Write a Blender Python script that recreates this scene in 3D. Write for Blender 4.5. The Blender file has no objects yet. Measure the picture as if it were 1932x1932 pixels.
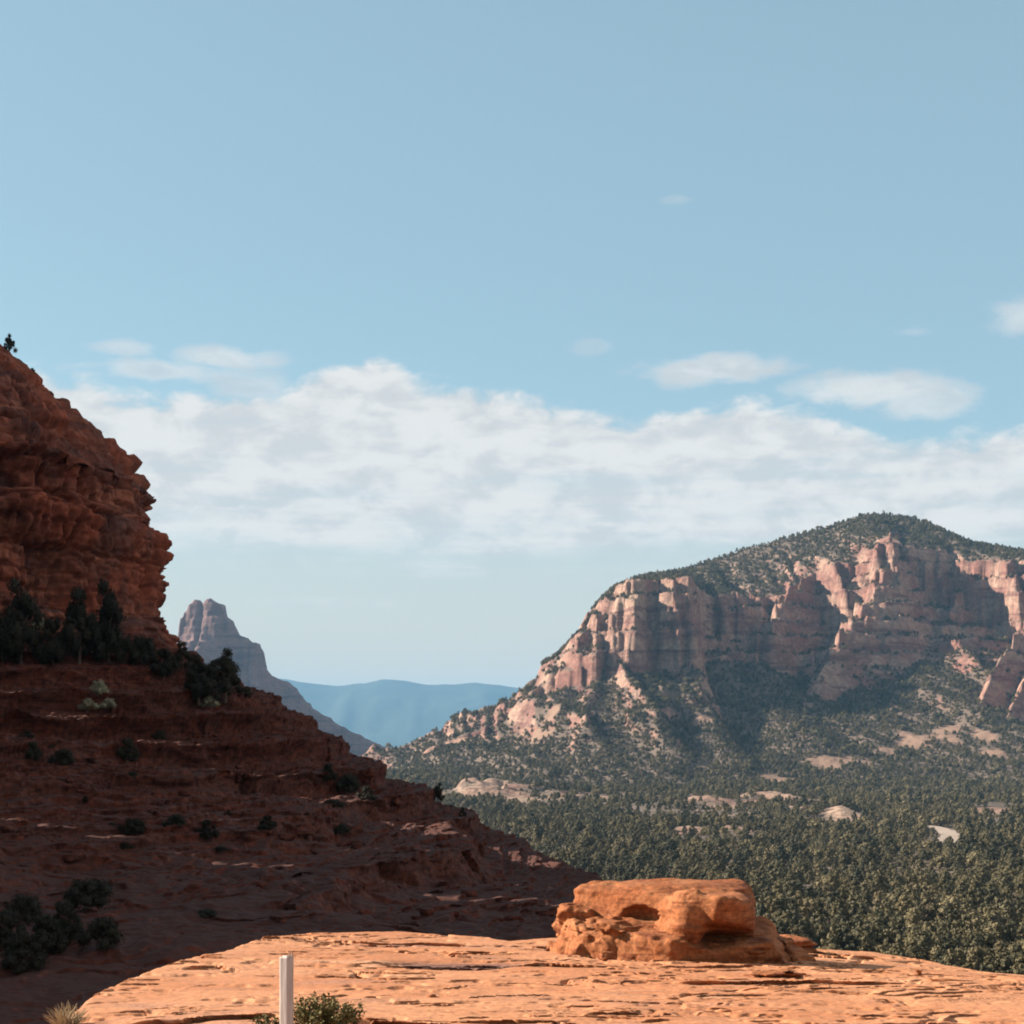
import bpy, math, random
import numpy as np
R = math.radians
scene = bpy.context.scene

# ------------------------------------------------------------------ camera, sky, sun, exposure
# Picture units: a 1932 px square; F is the focal length and (CX, HY) the eye-level point in it.
F, CX, HY, W = 2973.0, 966.0, 1400.0, 1932.0
cam_data = bpy.data.cameras.new('camera')
cam = bpy.data.objects.new('camera', cam_data)
scene.collection.objects.link(cam)
cam_data.sensor_width = 36.0
cam_data.lens = 36.0 * F / W
cam_data.shift_y = (HY - W / 2) / W
cam_data.clip_start, cam_data.clip_end = 0.1, 120000.0
cam.location = (0, 0, 0)
cam.rotation_euler = (R(90), 0, 0)
scene.camera = cam

SUN_EL, SUN_AZ = 27.0, 75.0          # degrees; azimuth counted to the left of the view direction
SUN_STRENGTH, SKY_STRENGTH, EXPOSURE = 5.0, 0.050, 1.5
se, sa = R(SUN_EL), R(SUN_AZ)
to_sun = (-math.cos(se) * math.sin(sa), math.cos(se) * math.cos(sa), math.sin(se))
sun_data = bpy.data.lights.new('sun', 'SUN')
sun_data.energy, sun_data.angle, sun_data.color = SUN_STRENGTH, R(0.5), (1.0, 0.90, 0.76)
sun = bpy.data.objects.new('sun', sun_data)
scene.collection.objects.link(sun)
from mathutils import Vector
sun.rotation_euler = Vector(to_sun).to_track_quat('Z', 'Y').to_euler()
sun.location = (-60, 0, 120)

vs = scene.view_settings
vs.view_transform, vs.look, vs.gamma, vs.exposure = 'Standard', 'None', 1.0, EXPOSURE
vs.use_curve_mapping = False
cy = scene.cycles
cy.use_denoising = True
cy.max_bounces, cy.diffuse_bounces, cy.glossy_bounces = 4, 1, 1
cy.transparent_max_bounces, cy.volume_bounces = 8, 1
cy.sample_clamp_indirect = 6.0
cy.filter_width = 1.9
scene.render.use_persistent_data = False

# ---- node helpers
def nd(nt, typ, **kw):
    n = nt.nodes.new(typ)
    for k, v in kw.items():
        setattr(n, k, v)
    return n
def mth(nt, op, a, b=None, c=None, clamp=False):
    n = nd(nt, 'ShaderNodeMath', operation=op, use_clamp=clamp)
    for i, v in enumerate((a, b, c)):
        if v is None: continue
        if isinstance(v, (int, float)): n.inputs[i].default_value = v
        else: nt.links.new(v, n.inputs[i])
    return n.outputs[0]
def sstep(nt, v, lo, hi):
    n = nd(nt, 'ShaderNodeMapRange', interpolation_type='SMOOTHSTEP')
    nt.links.new(v, n.inputs[0])
    n.inputs[1].default_value, n.inputs[2].default_value = lo, hi
    return n.outputs[0]
def combine(nt, x, y, z):
    n = nd(nt, 'ShaderNodeCombineXYZ')
    for i, v in enumerate((x, y, z)):
        if isinstance(v, (int, float)): n.inputs[i].default_value = v
        else: nt.links.new(v, n.inputs[i])
    return n.outputs[0]
def noise(nt, vec, scale=1.0, detail=4, rough=0.55, dist=0.0):
    n = nd(nt, 'ShaderNodeTexNoise')
    n.inputs['Scale'].default_value, n.inputs['Detail'].default_value = scale, detail
    n.inputs['Roughness'].default_value, n.inputs['Distortion'].default_value = rough, dist
    nt.links.new(vec, n.inputs['Vector'])
    return n.outputs['Fac']
def mixc(nt, fac, a, b, mode='MIX'):
    n = nd(nt, 'ShaderNodeMix', data_type='RGBA', blend_type=mode)
    for s, v in ((n.inputs[0], fac), (n.inputs[6], a), (n.inputs[7], b)):
        if isinstance(v, (int, float)): s.default_value = v
        elif isinstance(v, (tuple, list)): s.default_value = tuple(v) + ((1,) if len(v) == 3 else ())
        else: nt.links.new(v, s)
    return n.outputs[2]

# ---- the sky: clear Nishita air, a long low bank of cloud and a few loose puffs, by direction
world = bpy.data.worlds.new('World')
scene.world = world
world.use_nodes = True
nt = world.node_tree
nt.nodes.clear()
sky = nd(nt, 'ShaderNodeTexSky', sky_type='NISHITA', sun_disc=False)
sky.sun_elevation, sky.sun_rotation = se, -sa
sky.altitude, sky.air_density, sky.dust_density, sky.ozone_density = 1300, 1.0, 1.2, 1.0
tc = nd(nt, 'ShaderNodeTexCoord')
sep = nd(nt, 'ShaderNodeSeparateXYZ')
nt.links.new(tc.outputs['Generated'], sep.inputs[0])
sx, sy_, sz = sep.outputs
az = mth(nt, 'ARCTAN2', sx, sy_)                                   # 0 ahead, positive to the right
el = mth(nt, 'DIVIDE', sz, mth(nt, 'SQRT', mth(nt, 'ADD', mth(nt, 'MULTIPLY', sx, sx), mth(nt, 'MULTIPLY', sy_, sy_))))
flat = combine(nt, mth(nt, 'MULTIPLY', az, 1.0), mth(nt, 'MULTIPLY', el, 1.9), 0.0)
n_big = noise(nt, flat, 9.0, 6, 0.55, 0.35)
n_mid = noise(nt, flat, 26.0, 6, 0.6, 0.3)
n_str = noise(nt, combine(nt, az, mth(nt, 'MULTIPLY', el, 9.0), 3.0), 7.0, 5, 0.55, 0.2)
def A(px): return math.atan((px - CX) / F)
def E(py): return (HY - py) / F
top_n = nd(nt, 'ShaderNodeFloatCurve')
# upper outline of the cloud bank, elevation against azimuth
nt.links.new(mth(nt, 'MULTIPLY_ADD', az, 1 / 0.8, 0.5), top_n.inputs['Value'])
cm = top_n.mapping.curves[0]
tops = [(-200, 735), (120, 735), (240, 765), (360, 780), (520, 755), (640, 700), (720, 700), (800, 735), (930, 750), (1060, 765), (1180, 785), (1300, 778), (1450, 785), (1600, 815), (1700, 850), (1800, 838), (1932, 830), (2300, 800)]
while len(cm.points) < len(tops) + 2: cm.points.new(0.5, 0.5)
vals = [(0.0, E(760) * 4)] + [(A(p) / 0.8 + 0.5, E(y) * 4) for p, y in tops] + [(1.0, E(780) * 4)]
for pt, v in zip(cm.points, vals): pt.location = v
top_n.mapping.update()
top = mth(nt, 'MULTIPLY', top_n.outputs[0], 0.25)
jig = mth(nt, 'ADD', mth(nt, 'MULTIPLY_ADD', n_big, 0.050, -0.025), mth(nt, 'MULTIPLY_ADD', n_mid, 0.045, -0.0225))
upper = sstep(nt, mth(nt, 'ADD', mth(nt, 'SUBTRACT', top, el), jig), -0.006, 0.008)
low_edge = mth(nt, 'SUBTRACT', mth(nt, 'ADD', el, mth(nt, 'MULTIPLY_ADD', n_str, 0.05, -0.025)), E(1070))
lower = sstep(nt, low_edge, -0.010, 0.022)
gaps = sstep(nt, mth(nt, 'ADD', n_str, mth(nt, 'MULTIPLY', mth(nt, 'SUBTRACT', el, E(900)), 3.2)), 0.28, 0.52)
bank = mth(nt, 'MULTIPLY', mth(nt, 'MULTIPLY', upper, lower), mth(nt, 'MULTIPLY_ADD', gaps, 0.22, 0.78))
def puff(px, py, rx, ry, amp):
    dx = mth(nt, 'DIVIDE', mth(nt, 'SUBTRACT', az, A(px)), rx / F)
    dy = mth(nt, 'DIVIDE', mth(nt, 'SUBTRACT', el, E(py)), ry / F)
    d = mth(nt, 'SQRT', mth(nt, 'ADD', mth(nt, 'MULTIPLY', dx, dx), mth(nt, 'MULTIPLY', dy, dy)))
    d = mth(nt, 'ADD', d, mth(nt, 'ADD', mth(nt, 'MULTIPLY_ADD', n_mid, 2.4, -1.2), mth(nt, 'MULTIPLY_ADD', n_big, 1.2, -0.6)))
    return mth(nt, 'MULTIPLY', mth(nt, 'SUBTRACT', 1.0, sstep(nt, d, 0.35, 1.15)), amp)
cover = bank
for p in ((1345, 703, 150, 34, .8), (1620, 748, 170, 32, .8), (1745, 778, 90, 40, .65), (1925, 635, 85, 38, .6), (235, 676, 70, 18, .5),
          (420, 688, 110, 26, .7), (330, 716, 190, 24, .6), (480, 740, 90, 30, .55), (1275, 382, 35, 10, .2), (1120, 655, 40, 16, .25),
          (1720, 650, 45, 12, .2), (640, 1140, 220, 14, .25)):
    cover = mth(nt, 'MAXIMUM', cover, puff(*p))
veil = mth(nt, 'MULTIPLY', mth(nt, 'SUBTRACT', 1.0, sstep(nt, el, 0.02, 0.20)), 0.85)   # pale thin cloud low down
cover = mth(nt, 'MULTIPLY', cover, 0.95)
K = 1.0 / SKY_STRENGTH / (2 ** EXPOSURE)
shade = mth(nt, 'MULTIPLY_ADD', n_mid, 0.75, mth(nt, 'MULTIPLY_ADD', n_str, 0.30, -0.02))
cloud_c = mixc(nt, sstep(nt, shade, 0.40, 0.58), (0.69 * K, 0.695 * K, 0.695 * K), (0.88 * K, 0.86 * K, 0.83 * K))
tinted = mixc(nt, 1.0, sky.outputs[0], (1.0, 1.0, 1.0), 'MULTIPLY')
bg = nd(nt, 'ShaderNodeBackground')
bg.inputs[1].default_value = SKY_STRENGTH
milky = mixc(nt, mth(nt, 'MULTIPLY', mth(nt, 'SUBTRACT', 1.0, sstep(nt, el, 0.35, 1.2)), 0.6), tinted, (0.36 * K, 0.545 * K, 0.665 * K))     # thin high haze evens the blue
veiled = mixc(nt, veil, milky, (0.82 * K, 0.69 * K, 0.54 * K))
nt.links.new(mixc(nt, cover, veiled, cloud_c), bg.inputs[0])
wo = nd(nt, 'ShaderNodeOutputWorld')
nt.links.new(bg.outputs[0], wo.inputs[0])
SKY_TINT = tinted.node.inputs[7]
SKY_TINT.default_value = (1.45, 1.47, 1.16, 1)

# ------------------------------------------------------------------ numpy tools
def hsh(ix, iy, iz, seed):
    h = (ix.astype(np.uint32) * np.uint32(374761393) + iy.astype(np.uint32) * np.uint32(668265263)
         + iz.astype(np.uint32) * np.uint32(2147483647) + np.uint32((seed * 144665 + 977) & 0xffffffff))
    h = (h ^ (h >> np.uint32(13))) * np.uint32(1274126177)
    h = (h ^ (h >> np.uint32(15))) * np.uint32(2246822519)
    h = h ^ (h >> np.uint32(16))
    return h.astype(np.float32) / np.float32(4294967295.0)
def vn(x, y, z=None, seed=0):
    """value noise in -1..1"""
    x = np.asarray(x, np.float64); y = np.asarray(y, np.float64)
    x, y = np.broadcast_arrays(x, y)
    z = np.zeros_like(x) if z is None else np.broadcast_to(np.asarray(z, np.float64), x.shape)
    fx, fy, fz = np.floor(x), np.floor(y), np.floor(z)
    ix, iy, iz = fx.astype(np.int64), fy.astype(np.int64), fz.astype(np.int64)
    def q(t): t = t.astype(np.float32); return t * t * t * (t * (t * 6 - 15) + 10)
    u, v, w = q(x - fx), q(y - fy), q(z - fz)
    def c(a, b, d): return hsh(ix + a, iy + b, iz + d, seed)
    r0 = (c(0,0,0) * (1 - u) + c(1,0,0) * u) * (1 - v) + (c(0,1,0) * (1 - u) + c(1,1,0) * u) * v
    if not w.any(): return r0 * 2 - 1
    r1 = (c(0,0,1) * (1 - u) + c(1,0,1) * u) * (1 - v) + (c(0,1,1) * (1 - u) + c(1,1,1) * u) * v
    return (r0 * (1 - w) + r1 * w) * 2 - 1
def fbm(x, y, z=None, octs=4, seed=0, gain=0.5):
    a, s, t = 1.0, 0.0, 0.0
    for o in range(octs):
        k = 2.03 ** o
        s = s + a * vn(np.asarray(x) * k, np.asarray(y) * k, None if z is None else np.asarray(z) * k, seed + o * 17)
        t += a; a *= gain
    return s / t * 1.5
def voro(x, y, z, seed=0):
    """cell value 0..1 and distance to the border (F2-F1)"""
    fx, fy, fz = np.floor(x), np.floor(y), np.floor(z)
    ix, iy, iz = fx.astype(np.int64), fy.astype(np.int64), fz.astype(np.int64)
    f1 = np.full(x.shape, 9.0, np.float32); f2 = f1.copy(); cv = np.zeros(x.shape, np.float32)
    for a in (-1, 0, 1):
        for b in (-1, 0, 1):
            for c in (-1, 0, 1):
                X, Y, Z = ix + a, iy + b, iz + c
                px = X + hsh(X, Y, Z, seed); py = Y + hsh(X, Y, Z, seed + 1); pz = Z + hsh(X, Y, Z, seed + 2)
                d = np.sqrt((px - x) ** 2 + (py - y) ** 2 + (pz - z) ** 2).astype(np.float32)
                near = d < f1
                f2 = np.where(near, f1, np.minimum(f2, d))
                cv = np.where(near, hsh(X, Y, Z, seed + 3), cv)
                f1 = np.where(near, d, f1)
    return cv, f2 - f1
def voro2(x, y, seed=0):
    fx, fy = np.floor(x), np.floor(y)
    ix, iy = fx.astype(np.int64), fy.astype(np.int64)
    f1 = np.full(x.shape, 9.0, np.float32); f2 = f1.copy(); cv = np.zeros(x.shape, np.float32)
    o = np.zeros_like(ix)
    for a in (-1, 0, 1):
        for b in (-1, 0, 1):
            X, Y = ix + a, iy + b
            d = np.hypot(X + hsh(X, Y, o, seed) - x, Y + hsh(X, Y, o, seed + 1) - y).astype(np.float32)
            near = d < f1
            f2 = np.where(near, f1, np.minimum(f2, d)); cv = np.where(near, hsh(X, Y, o, seed + 3), cv); f1 = np.where(near, d, f1)
    return cv, f2 - f1
def sm(t, a, b):
    t = np.clip((t - a) / (b - a), 0, 1)
    return t * t * (3 - 2 * t)
def terrace(z, h, sharp=0.22, seed=None):
    t = z / h
    k = np.floor(t)
    return h * (k + sm(t - k, 0.5 - sharp, 0.5 + sharp))
class RBF:
    def __init__(s, pts, c):
        s.p = np.array(pts, float); s.c = c
        n = len(s.p); P = s.p[:, :2]
        d = np.sqrt(((P[:, None] - P[None]) ** 2).sum(-1) + c * c)
        M = np.zeros((n + 3, n + 3)); M[:n, :n] = d - np.eye(n) * 0.05 * c
        M[:n, n] = M[n, :n] = 1; M[:n, n+1:] = P; M[n+1:, :n] = P.T
        s.w = np.linalg.lstsq(M, np.r_[s.p[:, 2], 0, 0, 0], rcond=None)[0]
    def __call__(s, x, y):
        x = np.asarray(x, float); y = np.asarray(y, float)
        o = s.w[-3] + s.w[-2] * x + s.w[-1] * y
        for (a, b, _), w in zip(s.p, s.w):
            o = o + w * np.sqrt((x - a) ** 2 + (y - b) ** 2 + s.c ** 2)
        return o
def at(px, py, D):
    return ((px - CX) / F * D, D, (HY - py) / F * D)
def pick(func, px, py, d0, d1, n=1500):
    """where the sight line through a picture point meets the surface z = func(x, y)"""
    D = np.geomspace(d0, d1, n)
    gap = (HY - py) / F * D - func((px - CX) / F * D, D)
    hit = np.where((gap[:-1] > 0) & (gap[1:] <= 0))[0]
    d = D[hit[0]] if len(hit) else D[np.argmin(np.abs(gap))]
    x = (px - CX) / F * d
    return x, d, float(func(np.array([x]), np.array([d]))[0])

# ------------------------------------------------------------------ mesh and object tools
COL = scene.collection
def make_mesh(name, verts, faces):
    """verts (N,3); faces an (M,k) int array"""
    me = bpy.data.meshes.new(name)
    verts = np.ascontiguousarray(verts, np.float32); faces = np.ascontiguousarray(faces, np.int32)
    m, k = faces.shape
    me.vertices.add(len(verts)); me.vertices.foreach_set('co', verts.ravel())
    me.loops.add(m * k); me.loops.foreach_set('vertex_index', faces.ravel())
    me.polygons.add(m)
    me.polygons.foreach_set('loop_start', np.arange(0, m * k, k, dtype=np.int32))
    try: me.polygons.foreach_set('loop_total', np.full(m, k, np.int32))
    except Exception: pass
    me.update(calc_edges=True)
    return me
def grid_faces(h, w):
    i = np.arange(h * w).reshape(h, w)
    return np.stack([i[:-1, :-1], i[:-1, 1:], i[1:, 1:], i[1:, :-1]], -1).reshape(-1, 4)
def add(name, me, mat, parent=None, smooth=None, loc=None, label=None, cat=None, group=None, kind=None):
    if mat is not None and not me.materials: me.materials.append(mat)
    if smooth: me.polygons.foreach_set('use_smooth', np.ones(len(me.polygons), bool))
    o = bpy.data.objects.new(name, me)
    COL.objects.link(o)
    if loc is not None: o.location = loc
    if parent: o.parent = parent
    tag(o, label, cat, group, kind)
    return o
def tag(o, label=None, cat=None, group=None, kind=None):
    for k, v in (('label', label), ('category', cat), ('group', group), ('kind', kind)):
        if v: o[k] = v
def empty(name, loc, rz=0, sc=1, **kw):
    o = bpy.data.objects.new(name, None)
    COL.objects.link(o)
    o.location, o.rotation_euler, o.scale = loc, (0, 0, rz), (sc, sc, sc) if np.isscalar(sc) else sc
    tag(o, **kw)
    return o
def attr(me, name, vals):
    a = me.attributes.new(name, 'FLOAT', 'POINT')
    a.data.foreach_set('value', np.ascontiguousarray(vals, np.float32).ravel())

# ------------------------------------------------------------------ materials
def new_mat(name, rough=0.9):
    m = bpy.data.materials.new(name)
    m.use_nodes = True
    b = m.node_tree.nodes['Principled BSDF']
    b.inputs['Roughness'].default_value = rough
    b.inputs['Specular IOR Level'].default_value = 0.2
    return m, m.node_tree, b
def bump(nt, b, h, strength, dist):
    n = nd(nt, 'ShaderNodeBump')
    n.inputs['Strength'].default_value, n.inputs['Distance'].default_value = strength, dist
    nt.links.new(h, n.inputs['Height'])
    nt.links.new(n.outputs[0], b.inputs['Normal'])
def pos(nt):
    return nd(nt, 'ShaderNodeNewGeometry').outputs['Position']
def scaled(nt, v, s):
    n = nd(nt, 'ShaderNodeMapping')
    n.inputs['Scale'].default_value = s
    nt.links.new(v, n.inputs['Vector'])
    return n.outputs[0]
def rock_mat(name, a, b_, c, size, layer, bumpd, spots=0.25, flat_col=None, flat_at=(0.74, 0.9)):
    """layered sandstone: a/b broad patches, c thin beds; size = patch metres, layer = bed metres; flat_col = tone of level faces: mountain soil, hill treads as if sky-lit"""
    m, nt, b = new_mat(name)
    p = pos(nt)
    big = noise(nt, p, 1.0 / size, 6, 0.6, 0.4)
    col = mixc(nt, sstep(nt, big, 0.36, 0.64), a, b_)
    beds = noise(nt, scaled(nt, p, (0.12 / layer, 0.12 / layer, 1.0 / layer)), 1.0, 4, 0.6, 0.3)
    col = mixc(nt, sstep(nt, beds, 0.50, 0.66), col, c)
    fine = noise(nt, p, 9.0 / size, 6, 0.65)
    dark = mth(nt, 'MULTIPLY_ADD', sstep(nt, fine, 0.3, 0.7), 2 * spots, 1 - spots)
    col = mixc(nt, 1.0, col, combine(nt, dark, dark, dark), 'MULTIPLY')
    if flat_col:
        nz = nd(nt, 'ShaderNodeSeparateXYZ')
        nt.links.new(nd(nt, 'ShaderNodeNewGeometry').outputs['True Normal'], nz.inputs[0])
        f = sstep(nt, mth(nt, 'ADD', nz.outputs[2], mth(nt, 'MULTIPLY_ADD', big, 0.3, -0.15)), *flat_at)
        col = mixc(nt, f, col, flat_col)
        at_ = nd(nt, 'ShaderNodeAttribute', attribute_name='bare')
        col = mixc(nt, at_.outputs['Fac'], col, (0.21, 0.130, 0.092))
    nt.links.new(col, b.inputs['Base Color'])
    hgt = mth(nt, 'ADD', mth(nt, 'MULTIPLY', fine, 0.6), mth(nt, 'MULTIPLY', beds, 0.5))
    bump(nt, b, hgt, 0.9, bumpd)
    return m
def leaf_mat(name, a, b_, rough=0.75, trans=0.12):
    m, nt, b = new_mat(name, rough)
    oi = nd(nt, 'ShaderNodeObjectInfo')
    p = nd(nt, 'ShaderNodeTexCoord').outputs['Object']
    n = noise(nt, p, 5.0, 2, 0.5)
    f = mth(nt, 'ADD', mth(nt, 'MULTIPLY', oi.outputs['Random'], 0.85), mth(nt, 'MULTIPLY_ADD', n, 0.9, -0.4), clamp=True)
    nt.links.new(mixc(nt, f, a, b_), b.inputs['Base Color'])
    b.inputs['Subsurface Weight'].default_value = 0.0
    return m
def plain(name, c, rough=0.9, var=0.2, scale=4.0, bd=0.0):
    m, nt, b = new_mat(name, rough)
    n = noise(nt, nd(nt, 'ShaderNodeTexCoord').outputs['Object'], scale, 5, 0.6)
    k = mth(nt, 'MULTIPLY_ADD', n, 2 * var, 1 - var)
    nt.links.new(mixc(nt, 1.0, c, combine(nt, k, k, k), 'MULTIPLY'), b.inputs['Base Color'])
    if bd: bump(nt, b, n, 0.8, bd)
    return m

M_HILL = rock_mat('hill_sandstone', (0.092, 0.022, 0.012), (0.085, 0.028, 0.018), (0.044, 0.012, 0.007), 4.0, 0.4, 0.25, 0.55, (0.066, 0.023, 0.016))  # last tone greys the ledge treads: sky-lit tops put into the colour
M_CLIFF = rock_mat('cliff_sandstone', (0.23, 0.060, 0.032), (0.085, 0.034, 0.026), (0.24, 0.080, 0.046), 8.0, 1.4, 0.15, 0.35)
M_BOULDER = rock_mat('boulder_sandstone', (0.215, 0.064, 0.020), (0.29, 0.108, 0.043), (0.15, 0.041, 0.014), 0.6, 0.07, 0.03, 0.34)
M_MOUNT = rock_mat('mountain_rock', (0.19, 0.088, 0.068), (0.29, 0.185, 0.135), (0.13, 0.060, 0.050), 60.0, 14.0, 3.0, 0.3, (0.120, 0.086, 0.066), (0.58, 0.76))
M_BUTTE = rock_mat('butte_rock', (0.14, 0.070, 0.062), (0.18, 0.10, 0.088), (0.10, 0.052, 0.050), 60.0, 16.0, 4.0, 0.2)
M_FAR = plain('far_slopes', (0.04, 0.05, 0.04), 1.0, 0.25, 0.002)
M_BARK = plain('bark', (0.12, 0.085, 0.065), 0.95, 0.3, 6.0)
M_JUN = leaf_mat('juniper_foliage', (0.052, 0.045, 0.020), (0.175, 0.136, 0.070))
M_JUN2 = leaf_mat('pinyon_foliage', (0.032, 0.033, 0.017), (0.125, 0.103, 0.055))
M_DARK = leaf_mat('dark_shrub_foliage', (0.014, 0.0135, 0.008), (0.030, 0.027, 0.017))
M_PALE = leaf_mat('pale_shrub_foliage', (0.15, 0.135, 0.09), (0.26, 0.235, 0.15))
M_SAGE = leaf_mat('sage_foliage', (0.085, 0.07, 0.02), (0.15, 0.12, 0.04))
M_STRAW = leaf_mat('straw', (0.27, 0.19, 0.11), (0.40, 0.29, 0.17))
def ground_mat():
    m, nt, b = new_mat('valley_soil')
    p = pos(nt)
    n1 = noise(nt, p, 0.012, 6, 0.6, 0.4)
    n2 = noise(nt, p, 0.18, 5, 0.65)
    col = mixc(nt, sstep(nt, n1, 0.35, 0.65), (0.105, 0.078, 0.060), (0.15, 0.108, 0.082))
    at_ = nd(nt, 'ShaderNodeAttribute', attribute_name='bare')
    col = mixc(nt, at_.outputs['Fac'], col, mixc(nt, sstep(nt, n1, 0.4, 0.6), (0.19, 0.105, 0.075), (0.27, 0.180, 0.130)))
    k = mth(nt, 'MULTIPLY_ADD', sstep(nt, n2, 0.36, 0.62), 0.75, 0.52)
    col = mixc(nt, 1.0, col, combine(nt, k, k, k), 'MULTIPLY')
    nt.links.new(col, b.inputs['Base Color'])
    bump(nt, b, n2, 0.6, 0.5)
    return m
M_GROUND = ground_mat()
def slab_mat():
    m, nt, b = new_mat('slickrock', 0.85)
    p = pos(nt)
    big = noise(nt, p, 0.28, 5, 0.55, 0.6)
    mid = noise(nt, scaled(nt, p, (0.8, 1.6, 1.6)), 1.4, 6, 0.62, 0.4)
    fine = noise(nt, scaled(nt, p, (1, 1.8, 2)), 11.0, 6, 0.68, 0.2)
    col = mixc(nt, sstep(nt, big, 0.36, 0.62), (0.39, 0.152, 0.068), (0.45, 0.198, 0.098))
    col = mixc(nt, mth(nt, 'MULTIPLY', sstep(nt, mid, 0.52, 0.70), 0.6), col, (0.27, 0.130, 0.076))
    vein = noise(nt, scaled(nt, p, (0.35, 0.9, 1)), 0.9, 5, 0.6, 0.8)
    col = mixc(nt, mth(nt, 'MULTIPLY', sstep(nt, vein, 0.56, 0.72), 0.6), col, (0.30, 0.15, 0.105))
    col = mixc(nt, mth(nt, 'MULTIPLY', sstep(nt, vein, 0.42, 0.30), 0.5), col, (0.50, 0.28, 0.165))
    a = nd(nt, 'ShaderNodeAttribute', attribute_name='stain')
    col = mixc(nt, mth(nt, 'MULTIPLY', a.outputs['Fac'], 0.9), col, (0.16, 0.080, 0.062))
    k = mth(nt, 'MULTIPLY_ADD', sstep(nt, fine, 0.28, 0.62), 0.42, 0.66)
    col = mixc(nt, 1.0, col, combine(nt, k, k, k), 'MULTIPLY')
    nt.links.new(col, b.inputs['Base Color'])
    bump(nt, b, mth(nt, 'ADD', mth(nt, 'MULTIPLY', fine, 0.7), mid), 0.8, 0.022)
    return m
M_SLAB = slab_mat()
# ------------------------------------------------------------------ the slickrock slab in front
edge_px = [-400, -100, 0, 60, 100, 180, 250, 330, 400, 430, 500, 600, 750, 900, 960, 1050, 1250, 1500, 1650, 1750, 1850, 1932, 2100, 2500]
edge_d = [8.0, 9.5, 11.0, 12.0, 12.8, 15.5, 18.0, 20.0, 21.5, 22.5, 25.0, 26.5, 27.0, 26.0, 25.0, 25.5, 26.0, 26.0, 26.5, 25.5, 24.0, 23.5, 22.0, 20.0]
edge_y = [2300, 2080, 2010, 1965, 1932, 1870, 1835, 1805, 1795, 1785, 1765, 1757, 1755, 1765, 1772, 1765, 1770, 1785, 1790, 1805, 1825, 1835, 1850, 1880]
EA = np.array([(p - CX) / F for p in edge_px])
_sp = [at(p, y, d) for p, y, d in zip(edge_px, edge_y, edge_d)]
_sp += [at(p, 1932, 12.2) for p in (450, 700, 1000, 1300, 1600, 1932, 2200)]
_sp += [at(p, 1845, 17.3) for p in (500, 750, 1000, 1250, 1500, 1800)]
_sp += [at(200, 1932, 12.6), at(320, 1870, 15.5)]
_sp += [(-6, 3, -1.75), (0, 3, -1.72), (6, 3, -1.8), (-3, 7, -1.9), (4, 7, -1.92), (0, -6, -1.7), (-8, -6, -2.2), (8, -6, -2.2), (10, 5, -2.3)]
SLAB_TOP = RBF(_sp, 1.5)
def slab_detail(X, Y, jut=False):
    wx = fbm(X * .5, Y * .5, octs=4, seed=5) * 0.8
    wy = fbm(X * .5 + 9, Y * .5, octs=4, seed=6) * 0.8
    # thin beds weathering back: low broken steps that face the viewer
    def beds(fx, fy, amp, gx, gy, h, sharp, seed):
        lay = fbm(X * fx + wx * .25, Y * fy + wy * .25, octs=5, seed=seed) * amp + gx * X + gy * Y
        p = lay / h
        return terrace(lay, h, sharp) - lay, p - np.floor(p)
    s1, p1 = beds(.13, .30, .26, .012, .045, .11, .05, 11)
    s2, p2 = beds(.45, .95, .10, .006, .030, .042, .07, 21)
    s3, p3 = beds(1.6, 2.6, .035, 0, .018, .016, .10, 25)
    m1 = sm(fbm(X * .42, Y * .5, octs=4, seed=31), 0.0, 0.35)
    m2 = sm(fbm(X * .7, Y * .9, octs=4, seed=33), -0.2, 0.3)
    # joints
    ax, ay = X * .42 + wx * .35, Y * .26 + wy * .35
    cv, bd = voro2(ax - ay * .5, ay, 51)
    on = sm(fbm(X * .35, Y * .35, octs=2, seed=52), 0.0, 0.3)
    cr = (1 - sm(bd, 0.0, 0.05)) * on
    pit = sm(fbm(X * 2.6, Y * 3.2, octs=3, seed=62), 0.5, 0.75)
    z = s1 * m1 * 0.65 + s2 * m2 * .7 + s3 * .5 + fbm(X * 1.7, Y * 2.2, octs=5, seed=41, gain=.6) * 0.008 - 0.12 * cr - 0.035 * pit
    if not jut: return z
    j = .09 * m1 * (np.exp(-((p1 - .58) / .06) ** 2) - 1.2 * np.exp(-((p1 - .44) / .06) ** 2)) + .035 * m2 * (np.exp(-((p2 - .60) / .08) ** 2) - np.exp(-((p2 - .42) / .08) ** 2))
    return j
SX0, SY0, _ = at(855, 1822, 19.6)
def slab_z(X, Y, detail=True):
    X = np.asarray(X, float); Y = np.asarray(Y, float)
    a = X / np.maximum(Y, 0.5)
    ye = np.interp(a, EA, edge_d)
    z = SLAB_TOP(X, Y)
    over = np.maximum(0, Y - ye + 0.7 + 0.5 * fbm(X * .4, Y * .15, octs=3, seed=71)) * np.where(Y > 4, 1, 0)
    z = z - 0.22 * np.minimum(over, 2.2) ** 2 - np.maximum(0, over - 2.2) * 1.2
    if detail:
        dx, dy = (X - SX0) / 1.0, (Y - SY0) / 1.15
        z = z + slab_detail(X, Y) - 0.05 * (1 - sm(np.sqrt(dx * dx + dy * dy), 0.6, 1.05))
    return z
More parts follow.
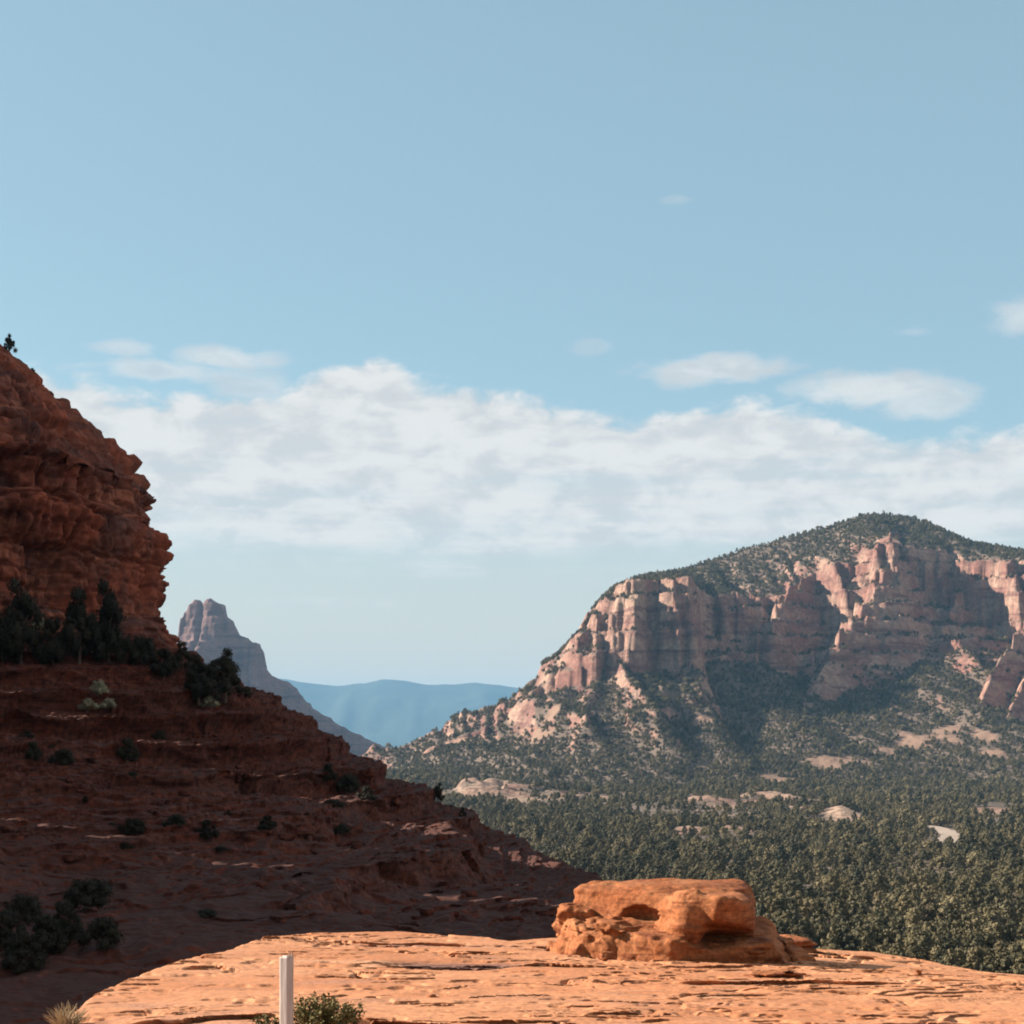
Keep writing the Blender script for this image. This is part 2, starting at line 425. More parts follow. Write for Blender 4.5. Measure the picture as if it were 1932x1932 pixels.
def build_slab():
    ang = np.concatenate([np.linspace(-75, -22, 60)[:-1], np.linspace(-22, 21, 900), np.linspace(21, 75, 60)[1:]])
    r = np.concatenate([np.linspace(1.0, 9.5, 60)[:-1], np.geomspace(9.5, 30, 640), np.linspace(30, 42, 30)[1:]])
    A_, R_ = np.meshgrid(np.radians(ang), r)
    X, Y = R_ * np.sin(A_), R_ * np.cos(A_)
    Z = slab_z(X, Y)
    Y2 = Y - slab_detail(X, Y, True)
    me = make_mesh('rock_slab', np.stack([X, Y2, Z], -1).reshape(-1, 3), grid_faces(*X.shape)[:, ::-1])
    dx, dy = (X - SX0) / 1.0, (Y - SY0) / 1.0
    d = np.sqrt(dx * dx + dy * dy) + 0.25 * fbm(X * 1.2, Y * 1.2, octs=3, seed=81)
    attr(me, 'stain', 1 - sm(d, 0.55, 0.95))
    add('rock_slab', me, M_SLAB, smooth=False, kind='structure', label='sunlit tan slickrock slab with cracks in front of the hill')
    # the rock the viewer stands on, behind the camera
    ang = np.radians(np.linspace(75, 285, 90)); r = np.geomspace(1.0, 60, 60)
    A_, R_ = np.meshgrid(ang, r)
    X, Y = R_ * np.sin(A_), R_ * np.cos(A_)
    Z = -1.75 - 0.03 * R_ - 0.004 * R_ ** 2 + 0.1 * fbm(X * .3, Y * .3, octs=4, seed=3) * np.minimum(1, R_ / 6)
    me = make_mesh('rock_shelf', np.stack([X, Y, Z], -1).reshape(-1, 3), grid_faces(*X.shape)[:, ::-1])
    attr(me, 'stain', np.zeros(X.size))
    add('rock_shelf', me, M_SLAB, smooth=True, kind='structure')
build_slab()

# ------------------------------------------------------------------ the shaded hill on the left: ledged slope below, cliff above
_hp = [at(*q) for q in (
    (0, 1245, 138), (150, 1245, 139), (250, 1240, 142), (330, 1222, 158), (400, 1275, 160), (460, 1303, 158), (560, 1345, 155), (640, 1403, 148), (750, 1473, 140),
    (900, 1547, 130), (1000, 1614, 120), (1100, 1662, 110), (1160, 1692, 100), (1250, 1750, 90),
    (0, 1330, 120), (0, 1480, 95), (0, 1640, 72), (0, 1850, 42), (0, 1950, 34), (200, 1340, 122), (200, 1450, 102), (200, 1600, 80), (200, 1750, 55), (200, 1870, 41),
    (400, 1440, 118), (400, 1560, 90), (400, 1660, 70), (400, 1770, 48), (600, 1510, 112), (600, 1650, 78), (600, 1775, 50),
    (800, 1600, 98), (800, 1690, 74), (800, 1790, 50), (1000, 1700, 78), (1000, 1800, 52), (1090, 1740, 75), (1090, 1810, 55), (1250, 1850, 50))]
_hp += [(12, 165, -24), (32, 112, -24), (26, 85, -20), (4, 210, -24), (-18, 205, -14), (-30, 225, -8), (32, 62, -15), (30, 40, -13), (18, 38, -9), (6, 38, -7),
        (-40, 60, -1), (-46, 90, 3), (-62, 60, 4), (-62, 120, 8), (-30, 38, -3.5), (-100, 90, 9), (-100, 160, 12), (-70, 230, 6), (-14, 24, -6), (-30, 20, -5)]
HILL = RBF(_hp, 6.0)
GAPS = [(76.5, 1.9), (108.8, 5.2), (88.2, 1.5)]
def hill_z(X, Y, detail=True, want_phase=False):
    X = np.asarray(X, float); Y = np.asarray(Y, float)
    z = HILL(X, Y)
    # the rib of cliff that comes round towards the viewer, unseen on the left, heightened to shade the hill
    rib_x = -0.325 * Y - 20 - 5 * vn(Y / 16, Y * 0, seed=90)
    hgt = np.interp(Y, [30, 40, 52, 75, 100, 125, 150, 230], [0, 15, 31, 45, 55, 59, 60, 38])
    hgt = hgt * (0.9 + 0.22 * vn(Y / 6.5, Y * 0 + 3, seed=91))
    c = Y + 0.268 * X + 0.5 * vn(X / 9, Y / 9, seed=93)
    for c0, w0 in GAPS: hgt = hgt * (1 - 0.97 * np.exp(-((c - c0) / w0) ** 4))      # added clefts, lined up with the sun to cast flecks on the hill
    hgt = hgt * (1 - sm(rib_x - X, 14, 34))
    z = z + hgt * sm(rib_x - X + 1.2 * fbm(X / 5, Y / 5, octs=3, seed=92) + 2.2 * fbm(X / 14, Y / 14, octs=3, seed=94), -11, 9)
    if not detail: return z
    n1 = fbm(X / 24, Y / 24, octs=4, seed=101)
    cv, bd = voro2(X / 3.6, Y / 5.5, 102)
    zz = z + n1 * 0.8 + (cv - .5) * 0.25
    w1 = 0.40 + 0.60 * sm(fbm(X / 30, Y / 30, octs=3, seed=103), -0.5, 0.2)
    t1 = terrace(zz, 2.1, 0.16) - zz
    zf = z + fbm(X / 7, Y / 7, octs=4, seed=104) * 0.4 + (cv - .5) * 0.25
    t2 = terrace(zf, 0.48, 0.18) - zf
    far = np.clip(Y / 95, 0.5, 1)
    zs = z + fbm(X / 2.4, Y / 3.5, octs=4, seed=107) * 0.16
    t3 = terrace(zs, 0.15, 0.16) - zs
    z = z + (t1 * w1 * 0.95 + t2 * 0.9) * far + t3 * .9 + (cv - .5) * 0.16 * far
    z = z + fbm(X / 3.2, Y / 3.2, octs=5, seed=105, gain=.55) * 0.15 * far + fbm(X / .8, Y / .9, octs=3, seed=106) * 0.09
    if not want_phase: return z
    p = zz / 2.1 - np.floor(zz / 2.1); p2 = zf / .48 - np.floor(zf / .48); p3 = zs / .15 - np.floor(zs / .15)
    jut = (1.3 * np.exp(-((p - .66) / .09) ** 2) - 1.1 * np.exp(-((p - .42) / .10) ** 2)) * w1 * far + (0.30 * np.exp(-((p2 - .66) / .10) ** 2) - 0.25 * np.exp(-((p2 - .4) / .12) ** 2)) * far + 0.12 * (np.exp(-((p3 - .66) / .12) ** 2) - np.exp(-((p3 - .38) / .12) ** 2))
    return z, jut
def build_hill():
    ang = np.concatenate([np.linspace(-68, -19, 150)[:-1], np.linspace(-19, 9, 620), np.linspace(9, 34, 90)[1:]])
    r = np.concatenate([np.geomspace(20, 36, 60)[:-1], np.geomspace(36, 180, 720), np.geomspace(180, 300, 50)[1:]])
    A_, R_ = np.meshgrid(np.radians(ang), r)
    X, Y = R_ * np.sin(A_), R_ * np.cos(A_)
    Z, jut = hill_z(X, Y, want_phase=True)
    X, Y = X + 0.45 * jut, Y - 0.85 * jut
    me = make_mesh('hill', np.stack([X, Y, Z], -1).reshape(-1, 3), grid_faces(*X.shape)[:, ::-1])
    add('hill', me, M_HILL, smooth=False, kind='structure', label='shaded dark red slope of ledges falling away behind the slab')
build_hill()
CCX, CCY = -66.0, 172.0
PROF = [(0, 48.2), (4, 47.2), (10, 44.0), (14, 41.2), (17.6, 38.4), (21.7, 34), (24, 31.8), (26.4, 29.6), (27.0, 28.4), (26.2, 26.4), (26.4, 25.0), (28.0, 24.4), (28.6, 23), (28.0, 18.5), (27.8, 14.5), (29.0, 12.6), (30.0, 11.4), (30.5, 8), (32, 2), (33.5, -10)]
def cliff_point(phi, s):
    """phi 0 = to the right, -90 = towards the viewer; s = arc length down the profile"""
    P = np.array(PROF, float)
    L = np.r_[0, np.cumsum(np.hypot(*np.diff(P, axis=0).T))]
    rr, zz = np.interp(s, L, P[:, 0]), np.interp(s, L, P[:, 1])
    # big buttresses and alcoves: few metres deep
    cx, cy = np.cos(phi), np.sin(phi)
    k = np.clip(rr / 22, 0, 1)
    b = 2.6 * fbm(cx * 3.2, cy * 3.2, zz / 16, 3, 201) + 1.7 * fbm(cx * 9, cy * 9, zz / 22, 3, 203)
    rr = rr + b * k * sm(zz, -4, 6) * (0.35 + 0.65 * sm(np.abs(phi), 0.12, 0.7))
    X, Y, Z = CCX + rr * cx, CCY + rr * cy, zz
    u0 = phi * 27 + 0.9 * fbm(X / 5, Y / 5, Z / 5, 3, 209)
    beds = Z + 0.9 * fbm(X / 11, Y / 11, octs=3, seed=221) + 0.25 * fbm(X / 2.2, Y / 2.2, Z / 4, 2, 223)
    def blocks(th, wd, seed):
        # courses of rock, each broken by its own upright joints
        q = beds / th + 0.35 * vn(beds / th * .7, beds * 0, seed=seed + 5)
        kk = np.floor(q); one = np.zeros_like(kk)
        hw = hsh(kk.astype(np.int64), one.astype(np.int64), one.astype(np.int64), seed)
        c = u0 / (wd * (.55 + .9 * hw)) + hw * 31.7
        jj = np.floor(c)
        val = hsh(kk.astype(np.int64), jj.astype(np.int64), one.astype(np.int64), seed + 1)
        e = np.minimum(np.minimum(q - kk, kk + 1 - q) * th, np.minimum(c - jj, jj + 1 - c) * wd)
        return val - .5, e, hw - .5
    v1, e1, h1 = blocks(4.6, 6.5, 211)
    v2, e2, h2 = blocks(1.7, 2.6, 213)
    v3, e3, h3 = blocks(0.75, 1.5, 217)
    flute = fbm(u0 / 1.6, Z / 9, octs=3, seed=226)
    low = 1 - sm(zz, 23, 26)
    d = v1 * 2.0 + h1 * 1.1 + v2 * (1.25 - .5 * low) + h2 * .9 + v3 * .5 - 1.1 * (1 - sm(e1, 0, .5)) - 0.6 * (1 - sm(e2, 0, .26))
    d = d + flute * (.25 + .55 * low) + fbm(X / 1.1, Y / 1.1, Z / .9, 3, 225) * 0.22
    d = d * k * (1 - .35 * (1 - sm(np.abs(phi + .15), 0.05, 0.5))) - (0.7 + 1.3 * (1 - sm(np.abs(phi + .1), .3, .9))) * k
    slope = np.where(zz > 29, 0.72, 1.0)
    X, Y = X + d * cx * slope, Y + d * cy * slope
    Z = Z + d * np.where(zz > 29, 0.6, 0.12) * (1 - np.clip(1 - rr / 6, 0, 1))
    return X, Y, Z
def build_cliff():
    P = np.array(PROF, float)
    Lt = np.hypot(*np.diff(P, axis=0).T).sum()
    S, PH = np.meshgrid(np.linspace(0, Lt, 400), np.radians(np.linspace(-190, 70, 950)), indexing='ij')
    X, Y, Z = cliff_point(PH, S)
    me = make_mesh('cliff', np.stack([X, Y, Z], -1).reshape(-1, 3), grid_faces(*X.shape))
    add('cliff', me, M_CLIFF, smooth=False, kind='structure', label='craggy red rock cliff rising at the left above dark bushes')
build_cliff()
# ------------------------------------------------------------------ valley floor
OUTCROPS = [(945, 1492, 95, 60, 7), (880, 1497, 40, 40, 4), (1080, 1502, 60, 30, 3), (1335, 1512, 48, 40, 5), (1455, 1508, 52, 45, 6), (1520, 1524, 40, 20, 2.5),
            (1585, 1534, 32, 24, 4), (1860, 1495, 30, 30, 3), (1890, 1532, 40, 25, 3), (1300, 1562, 30, 22, 1.5), (1380, 1560, 26, 18, 1.5), (1640, 1430, 60, 40, 6)]
def base_ground(X, Y):
    r = np.hypot(X, Y)
    z = np.interp(r, [0, 30, 60, 100, 200, 300, 450, 700, 1000, 1300, 1700, 2100, 2600, 5000, 9000, 30000], [-14, -14, -15, -22, -40, -51, -60, -66, -67, -62, -52, -44, -42, -44, -60, -120])
    u = sm(r, 150, 500)
    return z + u * (5 * fbm(X / 260, Y / 260, octs=4, seed=301) + 1.2 * fbm(X / 45, Y / 45, octs=3, seed=302))
_oc = []
for px, py, rx, ry, h in OUTCROPS:
    x, y, z = pick(base_ground, px, py + 3, 300, 3500)
    _oc.append((x, y, rx * y / F * 1.5, ry * 1.8, h * 1.1))
def bare_mask(X, Y):
    m = np.zeros(np.shape(X))
    for x, y, rx, ry, h in _oc:
        near = (np.abs(X - x) < rx * 2.5) & (np.abs(Y - y) < ry * 2.5)
        if near.any():
            xx, yy = X[near], Y[near]
            d = np.sqrt(((xx - x) / rx) ** 2 + ((yy - y) / ry) ** 2) + 0.95 * fbm(xx / 30, yy / 34, octs=5, seed=305)
            m[near] = np.maximum(m[near], 1 - sm(d, 0.55, 0.95))
    return m
ROAD = [(1742, 1562), (1765, 1564), (1785, 1570), (1793, 1579), (1785, 1588), (1766, 1595), (1745, 1601)]
def ground_z(X, Y):
    X = np.asarray(X, float); Y = np.asarray(Y, float)
    z = base_ground(X, Y)
    for x, y, rx, ry, h in _oc:
        d = np.sqrt(((X - x) / rx) ** 2 + ((Y - y) / ry) ** 2)
        z = z + h * (1 - sm(d, 0.1, 1.2)) * (1 + 0.8 * fbm(X / 22, Y / 30, octs=3, seed=306))
    return z
_road = [pick(ground_z, px, py, 300, 3000) for px, py in ROAD]
def road_dist(X, Y):
    d = np.full(np.shape(X), 1e9)
    for a, b in zip(_road[:-1], _road[1:]):
        ax, ay, bx, by = a[0], a[1], b[0], b[1]
        t = np.clip(((X - ax) * (bx - ax) + (Y - ay) * (by - ay)) / ((bx - ax) ** 2 + (by - ay) ** 2 + 1e-9), 0, 1)
        d = np.minimum(d, np.hypot(X - ax - t * (bx - ax), Y - ay - t * (by - ay)))
    return d
def build_ground():
    ang = np.concatenate([np.linspace(-180, -24, 60)[:-1], np.linspace(-24, 26, 420), np.linspace(26, 180, 60)[1:]])
    r = np.concatenate([np.geomspace(4, 250, 30)[:-1], np.geomspace(250, 2600, 420), np.geomspace(2600, 27000, 80)[1:]])
    A_, R_ = np.meshgrid(np.radians(ang), r)
    X, Y = R_ * np.sin(A_), R_ * np.cos(A_)
    Z = ground_z(X, Y)
    me = make_mesh('ground', np.stack([X, Y, Z], -1).reshape(-1, 3), grid_faces(*X.shape)[:, ::-1])
    attr(me, 'bare', np.maximum(bare_mask(X, Y), 0))
    add('ground', me, M_GROUND, smooth=True, kind='structure')
    # the dirt road that bends through the forest
    P = np.array(_road)[:, :2]
    t = np.linspace(0, len(P) - 1, 90)
    def cr(c):
        i = np.clip(t.astype(int), 0, len(P) - 2); f = t - i
        p0, p1, p2, p3 = (P[np.clip(i + k, 0, len(P) - 1), c] for k in (-1, 0, 1, 2))
        return 0.5 * (2 * p1 + (p2 - p0) * f + (2 * p0 - 5 * p1 + 4 * p2 - p3) * f ** 2 + (3 * p1 - p0 - 3 * p2 + p3) * f ** 3)
    C = np.stack([cr(0), cr(1)], -1)
    T = np.gradient(C, axis=0); T /= np.linalg.norm(T, axis=1)[:, None]
    N = np.stack([-T[:, 1], T[:, 0]], -1)
    off = np.linspace(-6, 6, 7)
    V = C[:, None, :] + N[:, None, :] * off[None, :, None]
    Z = ground_z(V[..., 0], V[..., 1]) + 1.1
    me = make_mesh('dirt_road', np.concatenate([V, Z[..., None]], -1).reshape(-1, 3), grid_faces(90, 7))
    add('dirt_road', me, plain('pale_dirt', (0.30, 0.235, 0.19), 0.95, 0.15, 0.2), smooth=True, kind='structure')
build_ground()

# ------------------------------------------------------------------ the cliffed mountain on the right
def mx(px, D): return (px - CX) / F * D
def curve(pts, D):
    xs = np.array([mx(p[0], D) for p in pts]); zs = np.array([(HY - p[1]) / F * D for p in pts])
    return lambda X: np.interp(X, xs, zs)
RIDGE = curve([(600, 1460), (700, 1438), (750, 1427), (800, 1402), (860, 1372), (930, 1350), (1000, 1328), (1020, 1255), (1045, 1243), (1075, 1213), (1100, 1192), (1112, 1155), (1150, 1115), (1200, 1092), (1300, 1072), (1400, 1038), (1500, 1012), (1580, 988), (1640, 969), (1700, 971), (1745, 982), (1800, 1016), (1870, 1032), (1932, 1047), (2100, 1080), (2500, 1130), (3000, 1200)], 2880)
RIM = curve([(600, 1470), (750, 1432), (860, 1380), (930, 1358), (1000, 1335), (1020, 1262), (1045, 1250), (1075, 1220), (1100, 1200), (1115, 1162), (1160, 1122), (1250, 1112), (1350, 1125), (1450, 1128), (1500, 1110), (1560, 1080), (1640, 1045), (1700, 1005), (1760, 1015), (1850, 1045), (1932, 1065), (2200, 1110), (3000, 1240)], 2540)
BASE = curve([(600, 1475), (750, 1440), (860, 1395), (930, 1372), (1000, 1310), (1100, 1257), (1200, 1240), (1300, 1240), (1400, 1247), (1500, 1255), (1600, 1264), (1700, 1247), (1800, 1234), (1932, 1257), (2200, 1272), (3000, 1350)], 2460)
_rp = [(600, 2500), (900, 2480), (1000, 2440), (1060, 2420), (1110, 2400), (1150, 2425), (1200, 2400), (1240, 2430), (1285, 2415), (1315, 2500), (1350, 2590), (1430, 2640), (1500, 2650), (1560, 2640), (1640, 2620), (1700, 2620), (1730, 2680), (1790, 2690), (1840, 2650), (1900, 2600), (2000, 2500), (2500, 2500), (3000, 2500)]
_rx = np.array([mx(p, 2500) for p, _ in _rp]); _ry = np.array([d for _, d in _rp], float)
def ridge_line(X, Y, pts, sl, wob=6):
    """a spur: crest through pts (x, y, z), falling away at slope sl to either side"""
    best = np.full(X.shape, -1e3)
    for (ax, ay, az_), (bx, by, bz) in zip(pts[:-1], pts[1:]):
        t = np.clip(((X - ax) * (bx - ax) + (Y - ay) * (by - ay)) / ((bx - ax) ** 2 + (by - ay) ** 2), 0, 1)
        d = np.hypot(X - ax - t * (bx - ax), Y - ay - t * (by - ay))
        best = np.maximum(best, az_ + t * (bz - az_) - sl * d)
    return best
def sp(px, py, D): return (mx(px, D), D, (HY - py) / F * D)
SPURS = [
    ([sp(1690, 1000, 2760), sp(1672, 1045, 2600), sp(1655, 1095, 2520), sp(1620, 1160, 2460), sp(1590, 1220, 2410), sp(1568, 1262, 2380)], 1.3),   # the pale spur under the summit
    ([sp(1645, 1215, 2440), sp(1640, 1262, 2390)], 1.6),
    ([sp(1630, 1140, 2480), sp(1578, 1205, 2400), sp(1542, 1272, 2340)], 1.5),
    ([sp(1990, 1150, 2440), sp(1935, 1172, 2370), sp(1900, 1215, 2310), sp(1870, 1280, 2240), sp(1835, 1352, 2180)], 1.7),                          # the red spur at the right edge
    ([sp(1990, 1200, 2330), sp(1940, 1265, 2230), sp(1905, 1345, 2150)], 1.9),
    ([sp(1190, 1120, 2500), sp(1172, 1150, 2420), sp(1160, 1215, 2395), sp(1154, 1250, 2385)], 2.4),
    ([sp(1270, 1120, 2500), sp(1243, 1160, 2410), sp(1225, 1215, 2390), sp(1216, 1255, 2380)], 2.2),
    ([sp(1330, 1140, 2560), sp(1305, 1175, 2440), sp(1290, 1250, 2400)], 2.4),
    ([sp(1470, 1145, 2620), sp(1440, 1190, 2520), sp(1415, 1250, 2450)], 1.9),
    ([sp(1520, 1090, 2640), sp(1480, 1130, 2540), sp(1455, 1190, 2480)], 1.9),
    ([sp(1840, 1090, 2660), sp(1800, 1130, 2560), sp(1770, 1200, 2490)], 1.8),
    ([sp(1110, 1150, 2480), sp(1092, 1200, 2410), sp(1075, 1255, 2390)], 2.2),
    ([sp(1060, 1235, 2440), sp(1028, 1258, 2410), sp(1010, 1318, 2385)], 1.9),
]
def mount_z(X, Y):
    wx = 16 * fbm(X / 90, Y / 90, octs=4, seed=401) + 4 * fbm(X / 18, Y / 18, octs=2, seed=402)
    wy = 14 * fbm(X / 80 + 7, Y / 80, octs=4, seed=403) + 4 * fbm(X / 16, Y / 16, octs=3, seed=404)
    Xw, Yw = X + wx * .5, Y + wy
    z0 = Y * 0.6
    yrim = np.interp(Xw, _rx, _ry) - 62 * (0.45 - np.abs(fbm(Xw / 62, Yw / 400, octs=3, seed=405))) - 16 * np.abs(fbm(Xw / 19, z0 / 60, octs=2, seed=406))
    zr, zrim, zb = RIDGE(X), RIM(Xw), BASE(Xw)
    yr = np.maximum(yrim + 90, 2880)
    cl = 95.0
    yb = yrim - cl
    f = Yw
    z_cap = zrim + (zr - zrim) * np.clip((f - yrim) / (yr - yrim), 0, 1) ** 0.9
    z_back = zr - 0.45 * np.maximum(0, f - yr)
    u = np.clip((f - yb) / cl, 0, 1)
    prof = np.interp(u, [0, .22, .42, .52, .80, .9, 1], [0, .34, .44, .74, .84, .97, 1])
    z_cl = zb + (zrim - zb) * prof
    foot = 1700.0
    yb2 = np.minimum(yb, 2415 + 30 * fbm(X / 130, X * 0, octs=2, seed=409))
    t = np.clip((f - foot) / (yb2 - foot), 0, 1)
    zv = -75.0
    z_tal = zv + (zb - zv) * (0.40 * t + 0.60 * t ** 2.2)
    ribs = fbm((X + .25 * Y) / 95, Y / 520, octs=3, seed=411, gain=.4)
    z_tal = z_tal - 34 * np.abs(ribs) * np.clip(t, 0, 1) ** 1.5 + 6 * np.sin(np.pi * t)
    z_tal = z_tal + 0.42 * np.maximum(0, f - yb2)
    z = np.where(f > yr, z_back, np.where(f > yrim, z_cap, np.where(f > yb, np.maximum(z_cl, z_tal), z_tal)))
    for pts, sl in SPURS:
        z = np.maximum(z, ridge_line(X + wx * .6, Y + wy * .6, pts, sl))
    # beds: steps in the cliffs
    zone = sm(z, zb - 12, zb + 10) * (1 - sm(f, yrim, yrim + 25)) * (0.1 + 0.9 * sm(zrim - zb, 20, 60))
    q = z + 5 * fbm(X / 120, Y / 120, octs=2, seed=421)
    z = z + zone * (0.9 * (terrace(q, 27.0, .15) - q) + 0.5 * (terrace(q, 7.5, .2) - q))
    cv, bd = voro(X / 17, Y / 17, z / 24, 431)
    z = z + zone * ((cv - .5) * 9) + fbm(X / 24, Y / 24, octs=4, seed=435) * (1.6 + 2.4 * zone)
    return z, zone
def build_mountain():
    xs = np.concatenate([np.linspace(-420, -150, 50)[:-1], np.linspace(-150, 950, 440), np.linspace(950, 1700, 90)[1:]])
    ys = np.concatenate([np.linspace(1640, 2050, 80)[:-1], np.linspace(2050, 2900, 340), np.linspace(2900, 3600, 40)[1:]])
    X, Y = np.meshgrid(xs, ys)
    Z, zone = mount_z(X, Y)
    edge = np.minimum.reduce([X + 420, 1700 - X, 3600 - Y])
    Z = np.where(edge < 60, np.minimum(Z, Z - (60 - edge) * 3), Z)
    me = make_mesh('mountain', np.stack([X, Y, Z], -1).reshape(-1, 3), grid_faces(*X.shape))
    add('mountain', me, M_MOUNT, smooth=False, kind='structure', label='broad red cliffed mountain with wooded cap and wooded lower slopes')
    return xs, ys, Z, zone, me
MXS, MYS, MZ, MZONE, M_ME = build_mountain()
def bilin(G, x, y):
    i = np.clip(np.searchsorted(MXS, x) - 1, 0, len(MXS) - 2); j = np.clip(np.searchsorted(MYS, y) - 1, 0, len(MYS) - 2)
    u = (x - MXS[i]) / (MXS[i + 1] - MXS[i]); v = (y - MYS[j]) / (MYS[j + 1] - MYS[j])
    return G[j, i] * (1 - u) * (1 - v) + G[j, i + 1] * u * (1 - v) + G[j + 1, i] * (1 - u) * v + G[j + 1, i + 1] * u * v

def land_z(x, y):
    x = np.asarray(x, float); y = np.asarray(y, float)
    inm = (x > MXS[0]) & (x < MXS[-1]) & (y > MYS[0]) & (y < MYS[-1])
    return np.maximum(ground_z(x, y), np.where(inm, bilin(MZ, x, y), -999))
# bare rock on the apron of the mountain
_n0 = len(_oc)
for px, py, rx, ry in ((1560, 1441, 30, 16), (1625, 1428, 34, 18), (1670, 1418, 26, 16), (1730, 1400, 40, 22), (1800, 1392, 40, 24), (1040, 1356, 34, 24), (985, 1385, 16, 12), (1150, 1375, 14, 10),
                       (1330, 1355, 16, 14), (1530, 1335, 14, 10), (1690, 1330, 12, 12), (1870, 1420, 30, 12), (1480, 1470, 26, 12), (1230, 1490, 22, 10)):
    x, y, z = pick(land_z, px, py, 900, 2600)
    _oc.append((x, y, rx * y / F * 1.2, ry * 2.2, 0))
_X, _Y = np.meshgrid(MXS, MYS)
attr(M_ME, 'bare', bare_mask(_X, _Y) * (1 - MZONE))

# ------------------------------------------------------------------ the spire behind the hill, and the far range
def build_butte():
    D = 4500.0
    sil = [(-200, 1450), (100, 1380), (200, 1320), (300, 1250), (325, 1222), (340, 1200), (343, 1168), (352, 1152), (361, 1136), (368, 1131), (377, 1132), (382, 1143), (385, 1143), (389, 1131), (398, 1130), (410, 1138), (421, 1140), (425, 1163), (433, 1168), (444, 1184), (452, 1200), (466, 1203), (474, 1214), (489, 1214), (497, 1232), (501, 1262), (512, 1274), (530, 1283), (548, 1289), (563, 1302), (590, 1338), (640, 1368), (700, 1398), (720, 1408), (735, 1410), (748, 1424), (800, 1445), (1000, 1500)]
    xs = np.linspace(mx(-200, D), mx(900, D), 560)
    ys = np.concatenate([np.linspace(3900, 4330, 70)[:-1], np.linspace(4330, 4640, 110), np.linspace(4640, 5000, 30)[1:]])
    X, Y = np.meshgrid(xs, ys)
    wy = 14 * fbm(X / 60, Y / 60, octs=4, seed=501)
    top = curve(sil, D)(X + 3 * fbm(X / 25, Y / 25, octs=2, seed=502))
    dy = np.abs(Y + wy - D) + 0.0
    h = np.maximum(top + 50, 1)
    # steep head, then a broad skirt
    drop = np.where(dy < 30, 0.12 * dy, 3.6 + np.where(dy < 75, 2.2 * (dy - 30), 99 + 0.62 * (dy - 75)))
    Z = top - drop * (0.35 + 0.65 * np.clip(h / 240, 0, 1)) - 16 * np.abs(fbm(X / 40, Y / 200, octs=3, seed=503)) * sm(dy, 10, 60)
    q = Z + 4 * fbm(X / 90, Y / 90, octs=2, seed=504)
    Z = Z + 0.6 * (terrace(q, 22, .2) - q) * sm(dy, 4, 20) + 2.5 * fbm(X / 22, Y / 22, octs=3, seed=505) * sm(dy, 0, 20)
    Z = np.maximum(Z, -140)
    me = make_mesh('butte', np.stack([X, Y, Z], -1).reshape(-1, 3), grid_faces(*X.shape))
    add('butte', me, M_BUTTE, smooth=False, kind='structure', label='hazy purple rock spire with twin knobs behind the hill')
build_butte()
def build_far():
    D = 20000.0
    sil = [(-2500, 1300), (-1200, 1285), (-300, 1275), (300, 1278), (480, 1276), (545, 1282), (600, 1290), (640, 1293), (690, 1287), (720, 1280), (760, 1283), (800, 1290), (850, 1291), (900, 1288), (950, 1293), (1000, 1299), (1100, 1303), (1300, 1295), (1800, 1285), (2600, 1280), (4000, 1300)]
    xs = np.linspace(mx(-2300, D), mx(3600, D), 700)
    ys = np.linspace(17200, 22500, 60)
    X, Y = np.meshgrid(xs, ys)
    top = curve(sil, D)(X * D / 20000)
    f = np.clip((Y - 17200) / 2800, 0, 1)
    ribs = np.abs(fbm(X / 900, Y / 3000, octs=4, seed=511))
    Z = -130 + (top + 130) * f ** 0.85 - 130 * ribs * np.sin(np.pi * f) - np.maximum(0, Y - 20000) * 0.15 + 14 * fbm(X / 250, Y / 250, octs=3, seed=512)
    me = make_mesh('far_hills', np.stack([X, Y, Z], -1).reshape(-1, 3), grid_faces(*X.shape))
    add('far_hills', me, M_FAR, smooth=True, kind='structure', label='low blue mountain range on the horizon seen through the gap')
build_far()
# ------------------------------------------------------------------ plants
rng = np.random.default_rng(7)
def leaf_tris(centers, normals, size, r):
    """one small bent leaf-spray (2 triangles) per centre"""
    n = len(centers)
    a = r.normal(size=(n, 3)); a -= (a * normals).sum(1)[:, None] * normals * 0.6
    a /= np.linalg.norm(a, axis=1)[:, None] + 1e-9
    b = np.cross(a, normals + 0.3 * r.normal(size=(n, 3))); b /= np.linalg.norm(b, axis=1)[:, None] + 1e-9
    s = size * r.uniform(0.6, 1.35, (n, 1))
    c = centers
    v = np.stack([c - a * s * .55, c + b * s * .5 + normals * s * .12, c + a * s * .75, c - b * s * .5], 1).reshape(-1, 3)
    i = np.arange(n)[:, None] * 4
    return v, np.concatenate([i + [0, 1, 2], i + [0, 2, 3]], 0)
def ball(r, sub, c, rad, jit=0.2):
    """a rough low ball"""
    th, ph = np.meshgrid(np.linspace(0.05, np.pi - .05, sub), np.linspace(0, 2 * np.pi, sub + 3)[:-1], indexing='ij')
    d = np.stack([np.sin(th) * np.cos(ph), np.sin(th) * np.sin(ph), np.cos(th)], -1)
    v = c + d * np.asarray(rad) * (1 + jit * r.normal(size=th.shape + (1,)))
    h, w = th.shape
    i = np.arange(h * w).reshape(h, w); j = np.roll(i, -1, 1)
    q = np.stack([i[:-1], i[1:], j[1:], j[:-1]], -1).reshape(-1, 4)
    return v.reshape(-1, 3), np.concatenate([q[:, :3], q[:, [0, 2, 3]]], 0)
def merge(parts):
    V, Fc, o = [], [], 0
    for v, f in parts:
        V.append(v); Fc.append(f + o); o += len(v)
    return np.concatenate(V), np.concatenate(Fc)
